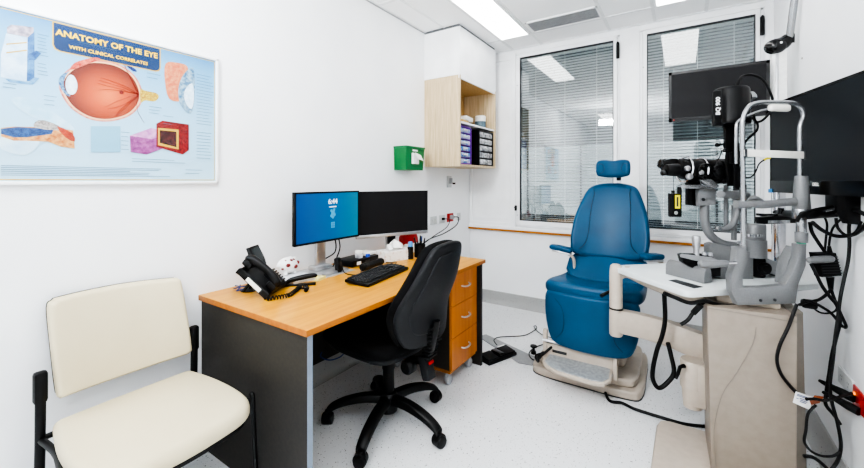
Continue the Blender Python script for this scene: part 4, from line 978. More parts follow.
MB().pad(ins, .004, .001, lambda x, y, h: (x, y, .1485+(y-2.34)*.2+h), 0, 0).build('footrest_tread', 'tread', t)
# recline lever
m = MB(); m.tube([U(620, 285, 2.2), U(612, 290, 2.18), U(601, 296, 2.16)], [.006, .007, .011], 8); m.build('lever', 'black', t)

# foot pedal on floor
t = thing('foot_pedal', 'black double foot switch on the floor by the drawers', 'foot pedal', (-1.1, 2.62, 0))
a, b = Vector((-1.135, 2.45, 0)), Vector((-1.03, 2.71, 0)); d = (b-a).normalized(); s_ = UP.cross(d); R_ = Matrix((d, s_, UP)).transposed()
c = (a+b)/2+s_*.055
MB().box(c+UP*.014, ((b-a).length, .12, .028), R_, .006).build('base', 'black', t)
for k in (-.085, .085):
    p = MB().box(c+d*k+UP*.036, (.10, .10, .014), R_ @ Matrix.Rotation(.12, 3, 'X'), .005).build('pedal', 'blacksoft', t)
    MB().box(c+d*k+s_*.045+UP*.047, (.07, .02, .002), R_ @ Matrix.Rotation(.12, 3, 'X')).build('pedal_label', 'paper', p, smooth=False)
MB().box(c+UP*.036, (.05, .10, .03), R_, .008).build('centre_housing', 'blackgloss', t)
# floor duct strip
p = [UZ(483.5, 338, 0), UZ(519, 363, 0), UZ(535, 352, 0), UZ(483.5, 333, 0)]
m = MB(); m.prism([(-1.42, 2.86, .0005), (-1.38, 2.93, .0005), (-.84, 2.73, .0005), (-.88, 2.62, .0005), (-.97, 2.60, .0005)][::-1], (0, 0, .006))
tag(m.build('floor_cable_cover', 'ductgrey', smooth=False), 'flat grey metal cable cover strip on the floor', 'cable cover')
t_cab = [(549, 372), (540, 362), (528, 352), (530, 347), (545, 345)]
cable('floor_cable', [UZ(u, v, .008) for u, v in ((497, 345), (494, 340), (500, 337), (520, 336), (528, 334), (536, 329), (536, 326), (534, 327), (541, 334), (552, 338), (560, 340))], .0035, 'thin black cable from the foot switch running to the chair base')
cable('floor_cable', [UZ(u, v, .01) for u, v in ((545, 358), (534, 360), (529, 354), (534, 348), (545, 344), (556, 343))]+[Vector((-.70, 2.9, .12))], .004, 'black cable looped beside the left of the chair base')
cable('chair_cable', [(-.80, 2.60, .115), (-.83, 2.55, .11), (-.80, 2.50, .10), (-.78, 2.46, .16), (-.72, 2.50, .2)], .009, 'thick black cable end by the chair footrest bracket, outer one')
cable('chair_cable', [(-.74, 2.60, .13), (-.79, 2.56, .125), (-.80, 2.53, .11), (-.75, 2.45, .18), (-.70, 2.49, .23)], .008, 'thick black cable end by the chair footrest bracket, inner one')
cable('mains_cable', [Vector((-.42, 2.62, .012)), Vector((-.36, 2.44, .012))]+[UZ(u, v, .012) for u, v in ((622, 403), (635, 409), (660, 417), (685, 424), (712, 427))], .0085, 'thick black mains cable from under the chair across the floor')
m = MB(); m.lathe((-.93, 2.80, .006), UP, [(0, .02), (.02, .018), (.022, .01), (.05, .008), (.05, .025), (.06, .025)], 16)
tag(m.build('floor_outlet', 'black'), 'small black knob standing on the floor cable cover', 'knob')

# ================================================================ INSTRUMENT STAND
t = thing('instrument_stand', 'beige instrument stand with column, swing arm and white table', 'instrument stand', (.25, 2.2, 0))
# floor plate
bp = [(-.105, 1.72), (-.118, 1.78), (-.11, 2.28), (-.095, 2.335), (-.06, 2.352), (.2, 2.36), (.42, 2.5), (.45, 2.48), (.46, 2.0), (.46, 1.72), (.42, 1.68), (-.07, 1.68)]
MB().pad(bp, .04, .012, lambda x, y, h: (x, y, .022+h), 0, 0).build('floor_plate', 'beige', t)
# column
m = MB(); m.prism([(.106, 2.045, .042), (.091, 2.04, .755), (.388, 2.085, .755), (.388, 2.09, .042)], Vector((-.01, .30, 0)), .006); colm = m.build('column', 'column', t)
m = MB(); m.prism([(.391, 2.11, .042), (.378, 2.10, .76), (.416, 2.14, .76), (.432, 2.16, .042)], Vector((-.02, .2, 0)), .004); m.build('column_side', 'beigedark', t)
# seam line at the top of the front cover
m = MB(); m.tube([(.091, 2.0385, .748), (.387, 2.0835, .732)], .0012, 5); m.build('cover_seam', 'beigedark', colm)
# scratch
m = MB(); P = []
for u, v in ((756, 327), (752, 345), (737, 372), (722, 395), (714, 430), (716, 466)):
    d = ray(u, v); tt = (2.0262-0)/(d.y-.1515*d.x) if True else 0
    P.append(O_+d*tt-Vector((0, .004, 0)))
m.tube(P, .0009, 4, 6); m.build('scratch', 'beigedark', colm)
MB().box((.24, 2.25, .773), (.22, .2, .04), None, .01).build('table_bracket', 'beige', t)
# hub
H0 = Vector((.045, 2.31, 0))
m = MB(); m.lathe(H0+UP*.165, UP, [(0, .03), (.004, .04), (.10, .048), (.104, .054), (.235, .054), (.24, .05)], 28); m.bb(.03, .12, 2.26, 2.36, .19, .40, .01); m.build('hub', 'beige', t)
m = MB(); m.cyl(U(693, 367, 1.9), U(684, 367, 1.9), .013, sides=14); m.tube([U(684, 366, 1.88), U(680, 367, 1.87), U(678, 374, 1.87), U(676, 379, 1.87)], [.011, .009, .008, .006], 8); m.build('clamp_lever', 'black', t)
# left post
PO = U(616, 300, 2.13); PO.z = 0; pz = lambda v: EYE-(v-HOR)*2.13/F_
m = MB(); m.lathe(PO+UP*pz(336), UP, [(0, .02), (.004, .031), (.012, .035), (pz(309)-pz(336), .035)], 24); m.build('lower_post', 'beige', t)
m = MB(); m.lathe(PO+UP*pz(309), UP, [(0, .0355), (.01, .0355)], 24); m.build('post_ring', 'black', t)
m = MB(); m.lathe(PO+UP*(pz(309)+.01), UP, [(0, .034), (pz(274)-pz(309), .034), (pz(268)-pz(309), .030), (pz(266)-pz(309), .02)], 24); m.build('upper_post', 'beige', t)
# lower arm: post -> hub
def beam(pts, w, hts, name, m_='beige', bev=.012):
    P = cr(pts, 6); n = len(P); mb = MB(); rings = []
    for i, p in enumerate(P):
        tt = (P[min(i+1, n-1)]-P[max(i-1, 0)]); tt.z = 0; tt.normalize(); s_ = UP.cross(tt)
        f = i/(n-1); hh = hts[0]*(1-f)+hts[-1]*f; ww = w; r = []
        for (x, z) in ((-1, -.75), (-1, .75), (-.75, 1), (.75, 1), (1, .75), (1, -.75), (.75, -1), (-.75, -1)): r.append(mb.bm.verts.new(p+s_*ww/2*x+UP*hh/2*z))
        rings.append(r)
    for a, b in zip(rings, rings[1:]):
        for i in range(8): mb.bm.faces.new((a[i], a[(i+1) % 8], b[(i+1) % 8], b[i]))
    mb.bm.faces.new(rings[0]); mb.bm.faces.new(rings[-1]); return mb.build(name, m_, t)
beam([PO+UP*.52, U(640, 325, 2.1), U(668, 333, 2.04), U(688, 341, 1.98), U(704, 347, 1.94)], .07, [.125, .135], 'lower_arm')
beam([PO+UP*.775, U(628, 272, 2.12), U(650, 282, 2.02), U(680, 293, 1.9), U(720, 300, 1.85)], .06, [.06, .05], 'upper_arm')
# table
TZ = .82
T1, T2, T3 = Vector((.018, 1.985)), Vector((.535, 2.475)), Vector((-.286, 2.405))
e1 = (T2-T1).normalized(); wl = (T2-T1).length+.02; e2 = Vector((-e1.y, e1.x)); T3 = T1+e2*.52
def tb(a, b, z): p = T1+e1*a+e2*b; return Vector((p.x, p.y, z))
rc = .035; poly = []
for (cx, cy, a0) in ((rc, rc, 180), (wl-rc, rc, 270), (wl-rc, .52-rc, 0), (rc, .52-rc, 90)):
    for k in range(6): a = math.radians(a0+18*k); poly.append(tb(cx+rc*math.cos(a), cy+rc*math.sin(a), TZ-.028))
m = MB(); m.prism(poly, (0, 0, .028), .003); m.build('table_top', 'tablewhite', t)
c = UZ(686, 284, TZ)
tdl = [UZ(u, v, TZ+.001) for u, v in ((668.5, 280.5), (676, 279.5), (703, 287), (694, 288.5))]
m = MB(); m.prism(tdl, (0, 0, .0015)); m.build('table_slot', 'dark', t, smooth=False)

# ================================================================ SLIT LAMP
t = thing('slit_lamp', 'grey slit lamp microscope with chinrest frame on the white table', 'slit lamp', UZ(745, 290, TZ))
CD = 1.60      # depth of the chinrest frame
def UU(pts, d): return [U(u, v, d) for u, v in pts]
def k4(a, b, ox, oy, k=4.63): return (ox+a/k, oy+b/k)
out = [k4(a, b, 720, 220) for a, b in ((80, 125), (125, 125), (130, 190), (108, 250), (108, 312), (200, 312), (302, 302), (340, 240), (362, 180), (365, 112), (402, 112), (400, 210), (365, 300), (352, 388), (85, 396), (56, 330), (52, 260), (72, 200))]
m = MB(); m.prism(UU(out, CD), FWD*.035, .004); m.build('chinrest_bracket', 'grey', t)
out = [k4(a, b, 720, 220) for a, b in ((352, 125), (366, 150), (350, 220), (318, 298), (298, 298), (306, 240), (318, 185))]
m = MB(); m.prism(UU(out, CD+.036), FWD*.05, .004); m.build('bracket_cheek', 'grey', t)
m = MB()
for a, b in ((187, 372), (253, 370)): p = U(*k4(a, b, 720, 220), CD); m.cyl(p, p-FWD*.003, .006, sides=12)
m.build('bracket_screws', 'dark', t)
# posts and hoop
cy = CD+.018
lp = [k4(a, b, 700, 60) for a, b in ((200, 880), (200, 640), (198, 460), (197, 330), (199, 275), (222, 220), (265, 199), (330, 196), (400, 197), (440, 203), (468, 222), (479, 260), (465, 300), (463, 360), (463, 500), (463, 560))]
m = MB(); m.tube(UU(lp, cy), .0095, 14, 6); m.build('chinrest_hoop', 'tube', t)
ip = [k4(a, b, 700, 60) for a, b in ((168, 480), (168, 320), (178, 285), (215, 262), (270, 240), (312, 230))]
m = MB(); m.tube(UU(ip, cy+.06), .007, 12, 6); m.build('inner_rail', 'tube', t)
# forehead band and pad
a, b = U(*k4(205, 430, 700, 60), cy-.014), U(*k4(488, 441, 700, 60), cy-.014)
d = (b-a); R_ = Matrix((d.normalized(), UP, d.normalized().cross(UP))).transposed()
MB().box((a+b)/2, (d.length, .030, .006), R_, .002).build('forehead_strap', 'offwhite', t)
a, b = U(*k4(318, 222, 700, 60), cy-.002), U(*k4(416, 222, 700, 60), cy-.002); d = b-a
MB().box((a+b)/2, (d.length, .03, .026), R_, .012, 4).build('forehead_rest', 'offwhite', t)
for uu, vv in ((212, 430), (486, 441)): MB().box(U(*k4(uu, vv, 700, 60), cy-.018), (.006, .034, .012), R_, .001).build('strap_clip', 'dark', t)
# right post sleeves
rp = lambda v: U(*k4(469, v, 700, 150), cy)
def seg(m, v0, v1, r0, r1, bev=.002): m.cyl(rp(v0), rp(v1), r0/4.63*cy/F_/1, r1/4.63*cy/F_, 24, bev); return m
seg(MB(), 120, 272, 24, 33).build('post_sleeve', 'grey', t)
m = MB(); seg(m, 272, 318, 33, 33); seg(m, 318, 380, 19, 19); m.build('post_collar', 'tube', t)
m = MB(); seg(m, 380, 428, 24, 23); m.build('height_knob', 'grey', t)
m = MB(); seg(m, 428, 442, 17, 17); m.build('teal_ring', 'tealring', t)
# crossbar of the chinrest with left collar
P = [k4(a, b, 700, 150) for a, b in ((195, 250), (240, 248), (275, 252), (330, 250), (380, 243), (440, 240))]
m = MB(); m.tube(UU(P, cy), [.012, .011, .014, .013, .013, .014], 10, 5, flat=1.3)
P = [k4(a, b, 700, 150) for a, b in ((165, 252), (230, 252))]; m.tube(UU(P, cy), .017, 14)
m.build('crossbar', 'grey', t)
P = [k4(a, b, 700, 150) for a, b in ((225, 232), (250, 222), (290, 236))]
m = MB(); m.tube(UU(P, cy+.03), [.006, .012, .006], 10, 5); m.build('chin_cup', 'grey', t)
# patient handles
m = MB(); m.tube(UU([k4(a, b, 650, 220) for a, b in ((225, 203), (232, 203), (250, 205), (300, 204), (350, 200), (358, 199))], CD-.02), [.006, .015, .018, .016, .013, .010], 14, 4); hl = m.build('patient_handle', 'grey', t)
m = MB(); m.tube(UU([k4(a, b, 650, 220) for a, b in ((350, 200), (398, 198))], CD-.01), .007, 12); m.build('handle_stem', 'chrome', hl)
m = MB(); m.tube(UU([k4(a, b, 720, 220) for a, b in ((405, 186), (412, 186), (440, 184), (480, 182), (515, 181), (521, 182))], CD-.01), [.006, .012, .015, .016, .014, .008], 14, 4); m.build('patient_handle', 'grey', t)
# ---- base casting
bd = 1.86
out = [k4(a, b, 650, 220) for a, b in ((280, 112), (300, 106), (470, 148), (482, 160), (482, 278), (370, 284), (275, 262))]
m = MB(); m.prism(UU(out, bd), FWD*.05, .008); m.build('base_housing', 'grey', t)
out = [k4(a, b, 650, 220) for a, b in ((140, 160), (150, 156), (280, 160), (330, 200), (330, 262), (270, 265), (150, 195))]
m = MB(); m.prism(UU(out, bd-.03), FWD*.03, .006); m.build('joystick_base', 'black', t)
m = MB(); m.prism(UU([k4(a, b, 650, 220) for a, b in ((140, 162), (150, 157), (285, 172), (320, 188), (318, 196), (260, 200), (142, 172))], bd-.034), FWD*.004, .0); m.build('joystick_plate', 'ductgrey', t)
jd = bd-.02
jb = U(*k4(214, 168, 650, 220), jd); ht = 95/4.63*jd/F_
m = MB(); m.lathe(jb, UP, [(0, .012), (.01, .013), (ht*.3, .012), (ht*.6, .017), (ht*.9, .0195), (ht*.98, .018), (ht, .012)], 20); m.build('joystick', 'steel', t)
for (uu, vv) in ((252, 162), (278, 166)):
    m = MB(); m.lathe(U(*k4(uu, vv, 650, 220), jd-.01), UP, [(0, .011), (.014, .011), (.016, .007)], 16); m.build('small_knob', 'steel', t)
# drive: dark gear housing and rail on the right
m = MB(); m.prism(UU([k4(a, b, 720, 220) for a, b in ((165, 168), (200, 170), (298, 205), (298, 270), (160, 225))], 1.9), FWD*.05, .004); m.build('rail_housing', 'ductgrey', t)
m = MB(); 
for i in range(16): p = U(*k4(222+i*4.6, 248+i*1.4, 720, 220), 1.895); m.box(p, (.003, .006, .006), None)
m.build('rack_teeth', 'dark', t, smooth=False)
m = MB(); p = U(*k4(198, 222, 720, 220), 1.87); m.cyl(p, p-FWD*.02, .030, bev=.004); m.cyl(p-FWD*.02, p-FWD*.026, .018); m.build('drive_wheel', 'black', t)
m = MB(); p = U(*k4(178, 215, 720, 220), 1.9); m.box(p, (.05, .07, .10), None, .01); m.build('drive_cover', 'blacksoft', t)
# round pivot tower
p = U(755, 257, 1.88); s0 = lambda px: px*1.88/F_
m = MB(); m.lathe(p, UP, [(0, s0(9.5)), (s0(17), s0(9.5)), (s0(17.5), s0(8.7)), (s0(32), s0(8.7)), (s0(33), s0(8))], 28); m.build('pivot_tower', 'grey', t)
m = MB()
for k in range(5): q = U(749+k*3, 235.5, 1.828); m.lathe(q-UP*.006, UP, [(0, .005), (.012, .005)], 8)
m.build('tower_studs', 'tube', t)
# curved microscope arm
P = UU([(704.5, 203), (704.3, 212), (705, 223), (709, 233), (716, 240), (726, 244.5), (741, 246.5)], 1.9)
m = MB(); m.tube(P, [.027, .027, .026, .025, .023, .022, .022], 14, 5, flat=.8); m.build('microscope_arm', 'grey', t)
m = MB()
for uu, vv in ((716.5, 228), (738, 243)): q = U(uu, vv, 1.85); m.cyl(q, q-FWD*.02, .011, bev=.003, sides=18)
m.build('arm_knobs', 'tube', t)
m = MB(); m.tube(UU([(716, 228), (726, 229), (733, 224), (737, 212), (736, 200), (736, 190)], 1.9), [.010, .014, .016, .014, .014, .012], 12, 5); m.build('illumination_arm', 'grey', t)
m = MB(); m.cyl(U(726, 226, 1.93), U(726, 185, 1.93), .0105); m.cyl(U(743, 226, 1.93), U(743, 185, 1.93), .016); m.cyl(U(734, 240, 1.93), U(734, 205, 1.93), .012); m.build('support_posts', 'grey', t)
m = MB(); m.cyl(U(722, 194, 1.88), U(748, 196, 1.88), .019, bev=.004); m.cyl(U(721, 194, 1.85), U(721, 194.2, 1.83), .017, bev=.003); m.build('cross_barrel', 'grey', t)
# gray block bracket under the microscope
out = [(699, 190), (706, 184.5), (716.5, 187), (716.5, 205), (699.5, 206)]
m = MB(); m.prism(UU(out, 1.86), FWD*.03, .005); m.build('mount_block', 'grey', t)
q = U(703, 199.5, 1.858); MB().cyl(q, q-FWD*.004, .008, sides=16).build('block_screw', 'dark', t)
m = MB(); m.prism(UU([(688, 176), (699, 179), (704, 188), (699, 206.5), (688, 205)], 1.9), FWD*.025, .004); m.build('breath_box', 'black', t)
m = MB(); m.prism(UU([(681, 185), (714, 184.5), (714, 189), (681, 188.5)], 1.84), FWD*.02, .002); q = U(680.5, 188, 1.85); m.cyl(q, q+UP*.012, .006); m.build('tonometer_bar', 'tube', t)
m = MB(); m.prism(UU([(700, 180), (712, 179), (720, 186), (716, 189), (706, 184)], 1.82), FWD*.03, .003); m.build('mount_clip', 'tube', t)
# ---- microscope head: axis slightly descending to the right, runs roughly parallel to image
md = 1.88; pm_ = md/F_
def mc(m, u0, v0, u1, v1, r0, r1, bev=.003, dd=0, sides=28): return m.cyl(U(u0, v0, md+dd), U(u1, v1, md+dd), r0*pm_, r1*pm_, sides, bev)
m = MB(); mc(m, 682, 169, 700, 170.5, 10, 11.5); mc(m, 698, 170.3, 722, 171.5, 11.5, 11.5); mc(m, 720, 171, 728, 171, 10, 12.5); m.build('microscope_body', 'black', t)
m = MB()
for (u0, v0) in ((684.5, 169.5), (699.5, 170.5)):
    cen = U(u0, v0, md); axd = (U(700, 171, md)-U(684, 169.5, md)).normalized(); s1 = axd.cross(UP).normalized(); s2 = s1.cross(axd)
    m.tube([cen+s1*math.cos(a)*12.6*pm_+s2*math.sin(a)*12.6*pm_ for a in [2*PI*i/28 for i in range(28)]], .0046, 8, 0, True)
m.build('chrome_rings', 'chrome', t)
m = MB()
for (u0, v0, r) in ((688, 168.5, 2.6), (690, 176.5, 3.0), (701.5, 172.5, 2.4)):
    q = U(u0, v0, md-.062); m.cyl(q+FWD*.012, q-FWD*.004, r*pm_, bev=.002, sides=18)
m.build('body_knobs', 'steel', t)
m = MB(); q = U(705, 171.5, md-.05); m.cyl(q+FWD*.01, q-FWD*.012, 8.2*pm_, bev=.004)
for i in range(10):
    a = 2*PI*i/10; m.cyl(q-FWD*.012+RIGHT*math.cos(a)*6.3*pm_+UP*math.sin(a)*6.3*pm_, q-FWD*.016+RIGHT*math.cos(a)*6.3*pm_+UP*math.sin(a)*6.3*pm_, 1.1*pm_, sides=8)
m.build('magnification_dial', 'blackgloss', t)
# eyepieces
m = MB()
mc(m, 664, 166.5, 678, 167.5, 6.2, 6.8, .003, .03); mc(m, 666, 170, 678, 170, 5.6, 6.4, .003, -.035); mc(m, 676, 166, 686, 169, 8, 9.5, .004)
m.prism(UU([(664, 160), (672, 158.5), (690, 159), (696, 162), (688, 172), (676, 176), (664, 173)], md+.0), FWD*.02, .005)
m.build('eyepiece_tubes', 'black', t)
m = MB(); mc(m, 659.5, 163.3, 664.5, 164.3, 4.6, 5.6, .003, .03); mc(m, 661.5, 173.5, 666, 172.5, 2.5, 3, .002, -.035); m.build('eyecups', 'blackgloss', t)
m = MB(); mc(m, 683, 160, 695, 162, 1.6, 1.6, .001, -.02, 12); m.build('eyepiece_lever', 'blackgloss', t)
# objective end
m = MB(); mc(m, 716, 171.5, 731, 171.5, 12.5, 12.5, .004); m.build('objective', 'blackgloss', t)
m = MB(); q = U(719.5, 172, md-.06); m.cyl(q+FWD*.02, q-FWD*.004, 7*pm_, bev=.003); m.cyl(q-FWD*.004, q-FWD*.008, 4*pm_, bev=.002); m.build('objective_dial', 'black', t)
# hanging tonometer weight box with yellow label
bx_ = MB(); bx_.prism(UU([(670.7, 193.5), (682, 193.5), (682, 217), (671, 217)], 1.84), FWD*.025, .003)
q = t
tb_ = bx_.build('tonometer_box', 'black', t)
MB().prism(UU([(675, 195), (680, 195), (680, 208.5), (675, 208.5)], 1.8395), -FWD*.001).build('yellow_label', 'yellow', tb_, smooth=False)
MB().prism(UU([(676.6, 197), (678.4, 197), (678.4, 206.5), (676.6, 206.5)], 1.838), -FWD*.0005).build('label_print', 'dark', tb_, smooth=False)
m = MB(); q = U(675.8, 212.8, 1.838); m.cyl(q, q-FWD*.004, .0085, sides=18, bev=.001); m.build('box_knob', 'steel', tb_)
m = MB(); m.cyl(U(673, 194, 1.85), U(673, 190.5, 1.85), .008); m.cyl(U(679.5, 194, 1.85), U(679.5, 187, 1.85), .010); m.cyl(U(673.5, 191, 1.85), U(673.5, 174, 1.85), .0012, sides=6); m.build('box_hanger', 'black', tb_)
# ---- illumination tower
il = 1.80; pi_ = il/F_
def ic(m, u0, v0, u1, v1, r0, r1, bev=.002, dd=0, sides=32): return m.cyl(U(u0, v0, il+dd), U(u1, v1, il+dd), r0*pi_, r1*pi_, sides, bev)
c0 = U(731, 125.5, il)
m = MB(); m.lathe(c0, UP, [(0, 13*pi_), (1*pi_, 15.4*pi_), (4*pi_, 16*pi_), (6*pi_, 15.4*pi_), (34*pi_, 15*pi_), (36*pi_, 14.4*pi_), (37.2*pi_, 13*pi_)], 36)
head = m.build('lamp_head', 'black', t)
m = MB(); m.prism(UU([(715, 91), (722, 89.5), (722, 125), (714.6, 125.5)], il-.07), FWD*.018, .004); m.build('lamp_face', 'black', head)
text('model_lettering', 'BQ 900', 'white', head, U(718.2, 106, il-.0725), UP, -RIGHT, .026, bold=.0006)
m = MB(); m.cyl(U(747, 97.5, il), U(751.5, 97.5, il), 6*pi_, sides=24, bev=.002); m.cyl(U(751.5, 97.5, il), U(754, 98, il), 4*pi_, sides=24, bev=.002); m.build('lamp_knob', 'tube', t)
m = MB(); m.prism(UU([(724, 124), (737.5, 124), (736.5, 133), (735.5, 150), (738, 165), (737, 186), (729, 186), (726.5, 165), (727.5, 150), (725, 147), (725.5, 133)], il-.01), FWD*.015, .004)
m.build('lamp_neck', 'black', t)
m = MB(); m.cyl(U(716, 144.5, il), U(726, 144, il), .005, sides=12); m.cyl(U(716, 145, il), U(719, 145, il), .009, sides=14); m.cyl(U(724, 150.5, il), U(732, 150, il), .009, sides=14); m.build('slit_levers', 'black', t)
m = MB(); m.prism(UU([(734.5, 143), (740, 143), (740, 190), (734.5, 190)], il-.045), FWD*.012, .003); m.prism(UU([(731, 152), (745, 150), (745, 165), (731, 163)], il-.03), FWD*.015, .003); m.prism(UU([(739, 170), (744.5, 170), (744.5, 187), (739, 187)], il-.02), FWD*.012, .002); m.build('prism_arm', 'black', t)
m = MB(); q = U(737, 165, il-.046); m.cyl(q, q-FWD*.002, .004, sides=10); q = U(739.5, 186, il-.02); m.cyl(q+FWD*.001, q-FWD*.03, .007, sides=12); m.build('prism_screws', 'blackgloss', t)
m = MB(); m.tube(UU([(737.5, 190), (737.5, 120), (740, 112), (744, 110)], il-.0), .006, 8, 4); m.build('guide_rod', 'tube', t)
# lamp cable
cable('lamp_cable', UU([(737, 88), (739, 80), (744, 75.5), (753, 75), (763, 80), (770, 92), (772.5, 100), (771, 110), (764, 119), (757, 122), (752, 117)], 1.78), .0055, 'black cable arching over the slit lamp head')
m = MB(); m.cyl(U(736.5, 88, 1.785), U(739, 80, 1.78), .011, .006, 14); tag(m.build('cable_boot', 'blacksoft'), 'black cable boot on top of the slit lamp head', 'cable boot')
cable('trigger_cable', UU([(754, 112), (754.5, 119), (757.5, 124), (757, 130), (752, 135), (746, 141), (744, 146)], 1.76), .005, 'short black cable hanging behind the chinrest hoop')
t = thing('fixation_light_cable', 'thin black cable with yellow end near the forehead strap', 'cable', U(760, 155, 1.72))
MB().tube(UU([(746, 177.5), (751, 177), (755.5, 172), (759, 164), (764, 160)], 1.72), .003, 7, 8).build('cord', 'cable', t)
MB().tube(UU([(764, 160), (767, 158.5), (770, 158)], 1.72), .005, 8, 4).build('yellow_tip', 'yellow', t)
cable('slit_cable', UU([(722, 150), (720, 156), (717, 162), (715, 170)], 1.80), .0025, 'hair thin cable left of the slit lamp neck')

# armrest block on the table
m = MB(); P0 = UZ(665, 274, TZ); P1_ = UZ(704, 284, TZ); d = (P1_-P0); d.z = 0; L = d.length; d.normalize(); s_ = UP.cross(d)
sec = [(0, 0), (.055, 0), (.055, .04), (.048, .066), (.03, .073), (.015, .068), (.002, .05)]
q = P0.copy(); q.z = TZ+.001
m.prism([q+s_*a+UP*b for a, b in sec], d*L, .006)
tag(m.build('elbow_rest', 'grey'), 'long grey rounded elbow rest block lying on the white table', 'elbow rest')

# under-table cables
cable('velcro_cable', UU([(664, 291), (664.5, 300), (665, 320), (662, 336), (657, 350), (653, 368), (653, 380), (659, 388), (668, 382), (674, 372), (671, 355), (668, 343)], 1.95), .011, 'thick black cable loop hanging below the swing arm')
cable('table_cable', UU([(664, 293), (675, 297.5), (690, 303), (705, 301), (720, 305), (742, 306), (760, 306.5)], 1.68), .009, 'black cable bundle running along under the table edge')
cable('hanging_strap', UU([(707, 300), (700, 305), (693, 313), (688, 320), (681, 324.5)], 1.7), .008, 'black strap dangling from under the table')
tag(MB().box(U(697, 309, 1.69), (.02, .02, .055), Matrix.Rotation(.6, 3, 'Y') @ Matrix.Rotation(.3, 3, 'Z'), .003).build('cable_buckle', 'black'), 'black buckle on the strap under the table', 'buckle')

# ================================================================ WALL SIDE: POLE, MONITORS, ARM, CABLES
t = thing('equipment_pole', 'upright chrome pole with white upper sleeve by the right wall', 'pole', (.487, 3.07, 0))
PP = Vector((.487, 3.07, 0))
MB().lathe(PP, UP, [(0, .10), (.012, .10), (.016, .04), (.02, .033)], 28).build('base', 'steel', t)
MB().cyl(PP+UP*.02, PP+UP*1.35, .033, sides=28).build('lower_tube', 'chrome', t)
MB().box(PP+UP*1.72, (.07, .07, .76), None, .006).build('upper_sleeve', 'whiteplastic', t)
m = MB(); m.box(PP+UP*1.75+Vector((-.012, -.038, 0)), (.014, .006, .66), None, .001); m.build('sleeve_groove', 'steel', t)
# swing light joint and arm going up
t = thing('lamp_boom', 'black swivel joint with a grey arm rising from the pole top', 'arm', PP+UP*2.12)
c = U(783, 44, 2.28)
m = MB(); m.ell(U(775.5, 46.5, 2.28), (.055, .05, .045)); m.tube([U(774, 47, 2.28), U(783, 43, 2.27), U(789, 37, 2.26)], [.045, .04, .028], 16, 5); m.cyl(U(789, 43, 2.26), U(790.5, 34, 2.25), .026, .02, 16); m.build('joint', 'blackgloss', t)
MB().cyl(PP+UP*2.095, PP+UP*2.13, .03).build('collar', 'black', t)
m = MB(); m.cyl(U(789.5, 38, 2.25), U(797, -20, 2.15), .018, sides=18); m.build('arm_tube', 'tube', t)
q = U(781, 42.5, 2.2); MB().cyl(q, q-FWD*.004, .006, sides=14).build('painted_highlight', 'paper', t)  # pale disc painted in as the small highlight on the joint
tag(MB().cyl((RW, 2.95, 1.995), (RW-.004, 2.95, 1.995), .006, sides=12).build('wall_screw', 'ductgrey'), 'tiny dark screw in the right wall near the pole', 'screw')

# small dark monitor by the window
t, ax, n, c, w, zc, s = monitor('wall_monitor', 'dark switched off monitor hanging in front of the right window', (-.075, 2.99), (.437, 2.99), 1.692, 2.021, .03, .018, .024, 'blackgloss', 'screen')
m = MB(); m.cyl((-.045, 2.987, 1.703), (-.045, 2.984, 1.703), .004, sides=10); m.build('power_light', 'red', t)
m = MB(); m.bb(.15, .21, 3.03, 3.09, 1.8, 1.9, .005); m.bb(.18, .45, 3.055, 3.085, 1.83, 1.87, .005); m.build('mount_arm', 'dark', t)

# large dark monitor
A_ = U(770.5, 150, 1.95); B_ = U(864, 150, 1.345); dv = (B_-A_); dv.z = 0; dv.normalize()
a = Vector((A_.x, A_.y, 0)); b = a+dv*.735
t, ax, n, c, w, zc, s = monitor('large_monitor', 'large dark switched off monitor mounted beside the right wall', (a.x, a.y), (b.x, b.y), 1.243, 1.692, .022, .012, .058, 'blackgloss', 'screenbig')
# lettering is on the lower bezel
dd_ = ray(817, 184.5); tt = (a-O_).dot(n)/dd_.dot(n)
text('logo_lettering', 'DELL', 'paper', t, O_+dd_*tt+n*.0045, ax, UP, .019, bold=.0005)
m = MB(); m.box(a+ax*.012+UP*1.25+n*.002, (.022, .02, .018), Matrix((ax, UP, n)).transposed(), .002); m.build('blue_sticker', 'sky', t)
m = MB(); q = U(856, 203, 1.40); m.box(c-n*.055+UP*1.28+ax*.03, (.12, .22, .02), Matrix((ax, UP, n)).transposed(), .004); m.build('mount_plate', 'black', t)
# mount arm of the large monitor reaching back to the pole
t = thing('monitor_bracket', 'black monitor bracket arm reaching from the pole to the wall', 'bracket', U(810, 215, 1.9))
P = UU([(856, 215), (842, 213.5), (826, 214), (812, 213), (800, 212)], 1.55)+[U(785, 212, 2.05)]
m = MB(); m.tube(UU([(860, 212), (840, 212.5), (822, 214), (805, 215)], 1.58)+[U(795, 214, 1.85), U(782, 213, 2.2), U(776, 213, 2.28)], .018, 12, 5); m.build('arm', 'black', t)
m = MB(); m.tube(UU([(848, 210), (836, 209), (824, 210.5)], 1.565), .008, 10, 4); m.build('arm_trim', 'tube', t)
m = MB(); m.prism(UU([(845, 194), (864, 195), (870, 226), (850, 224), (845, 215)], 1.45), FWD*.03, .004); m.build('mount_block', 'black', t)
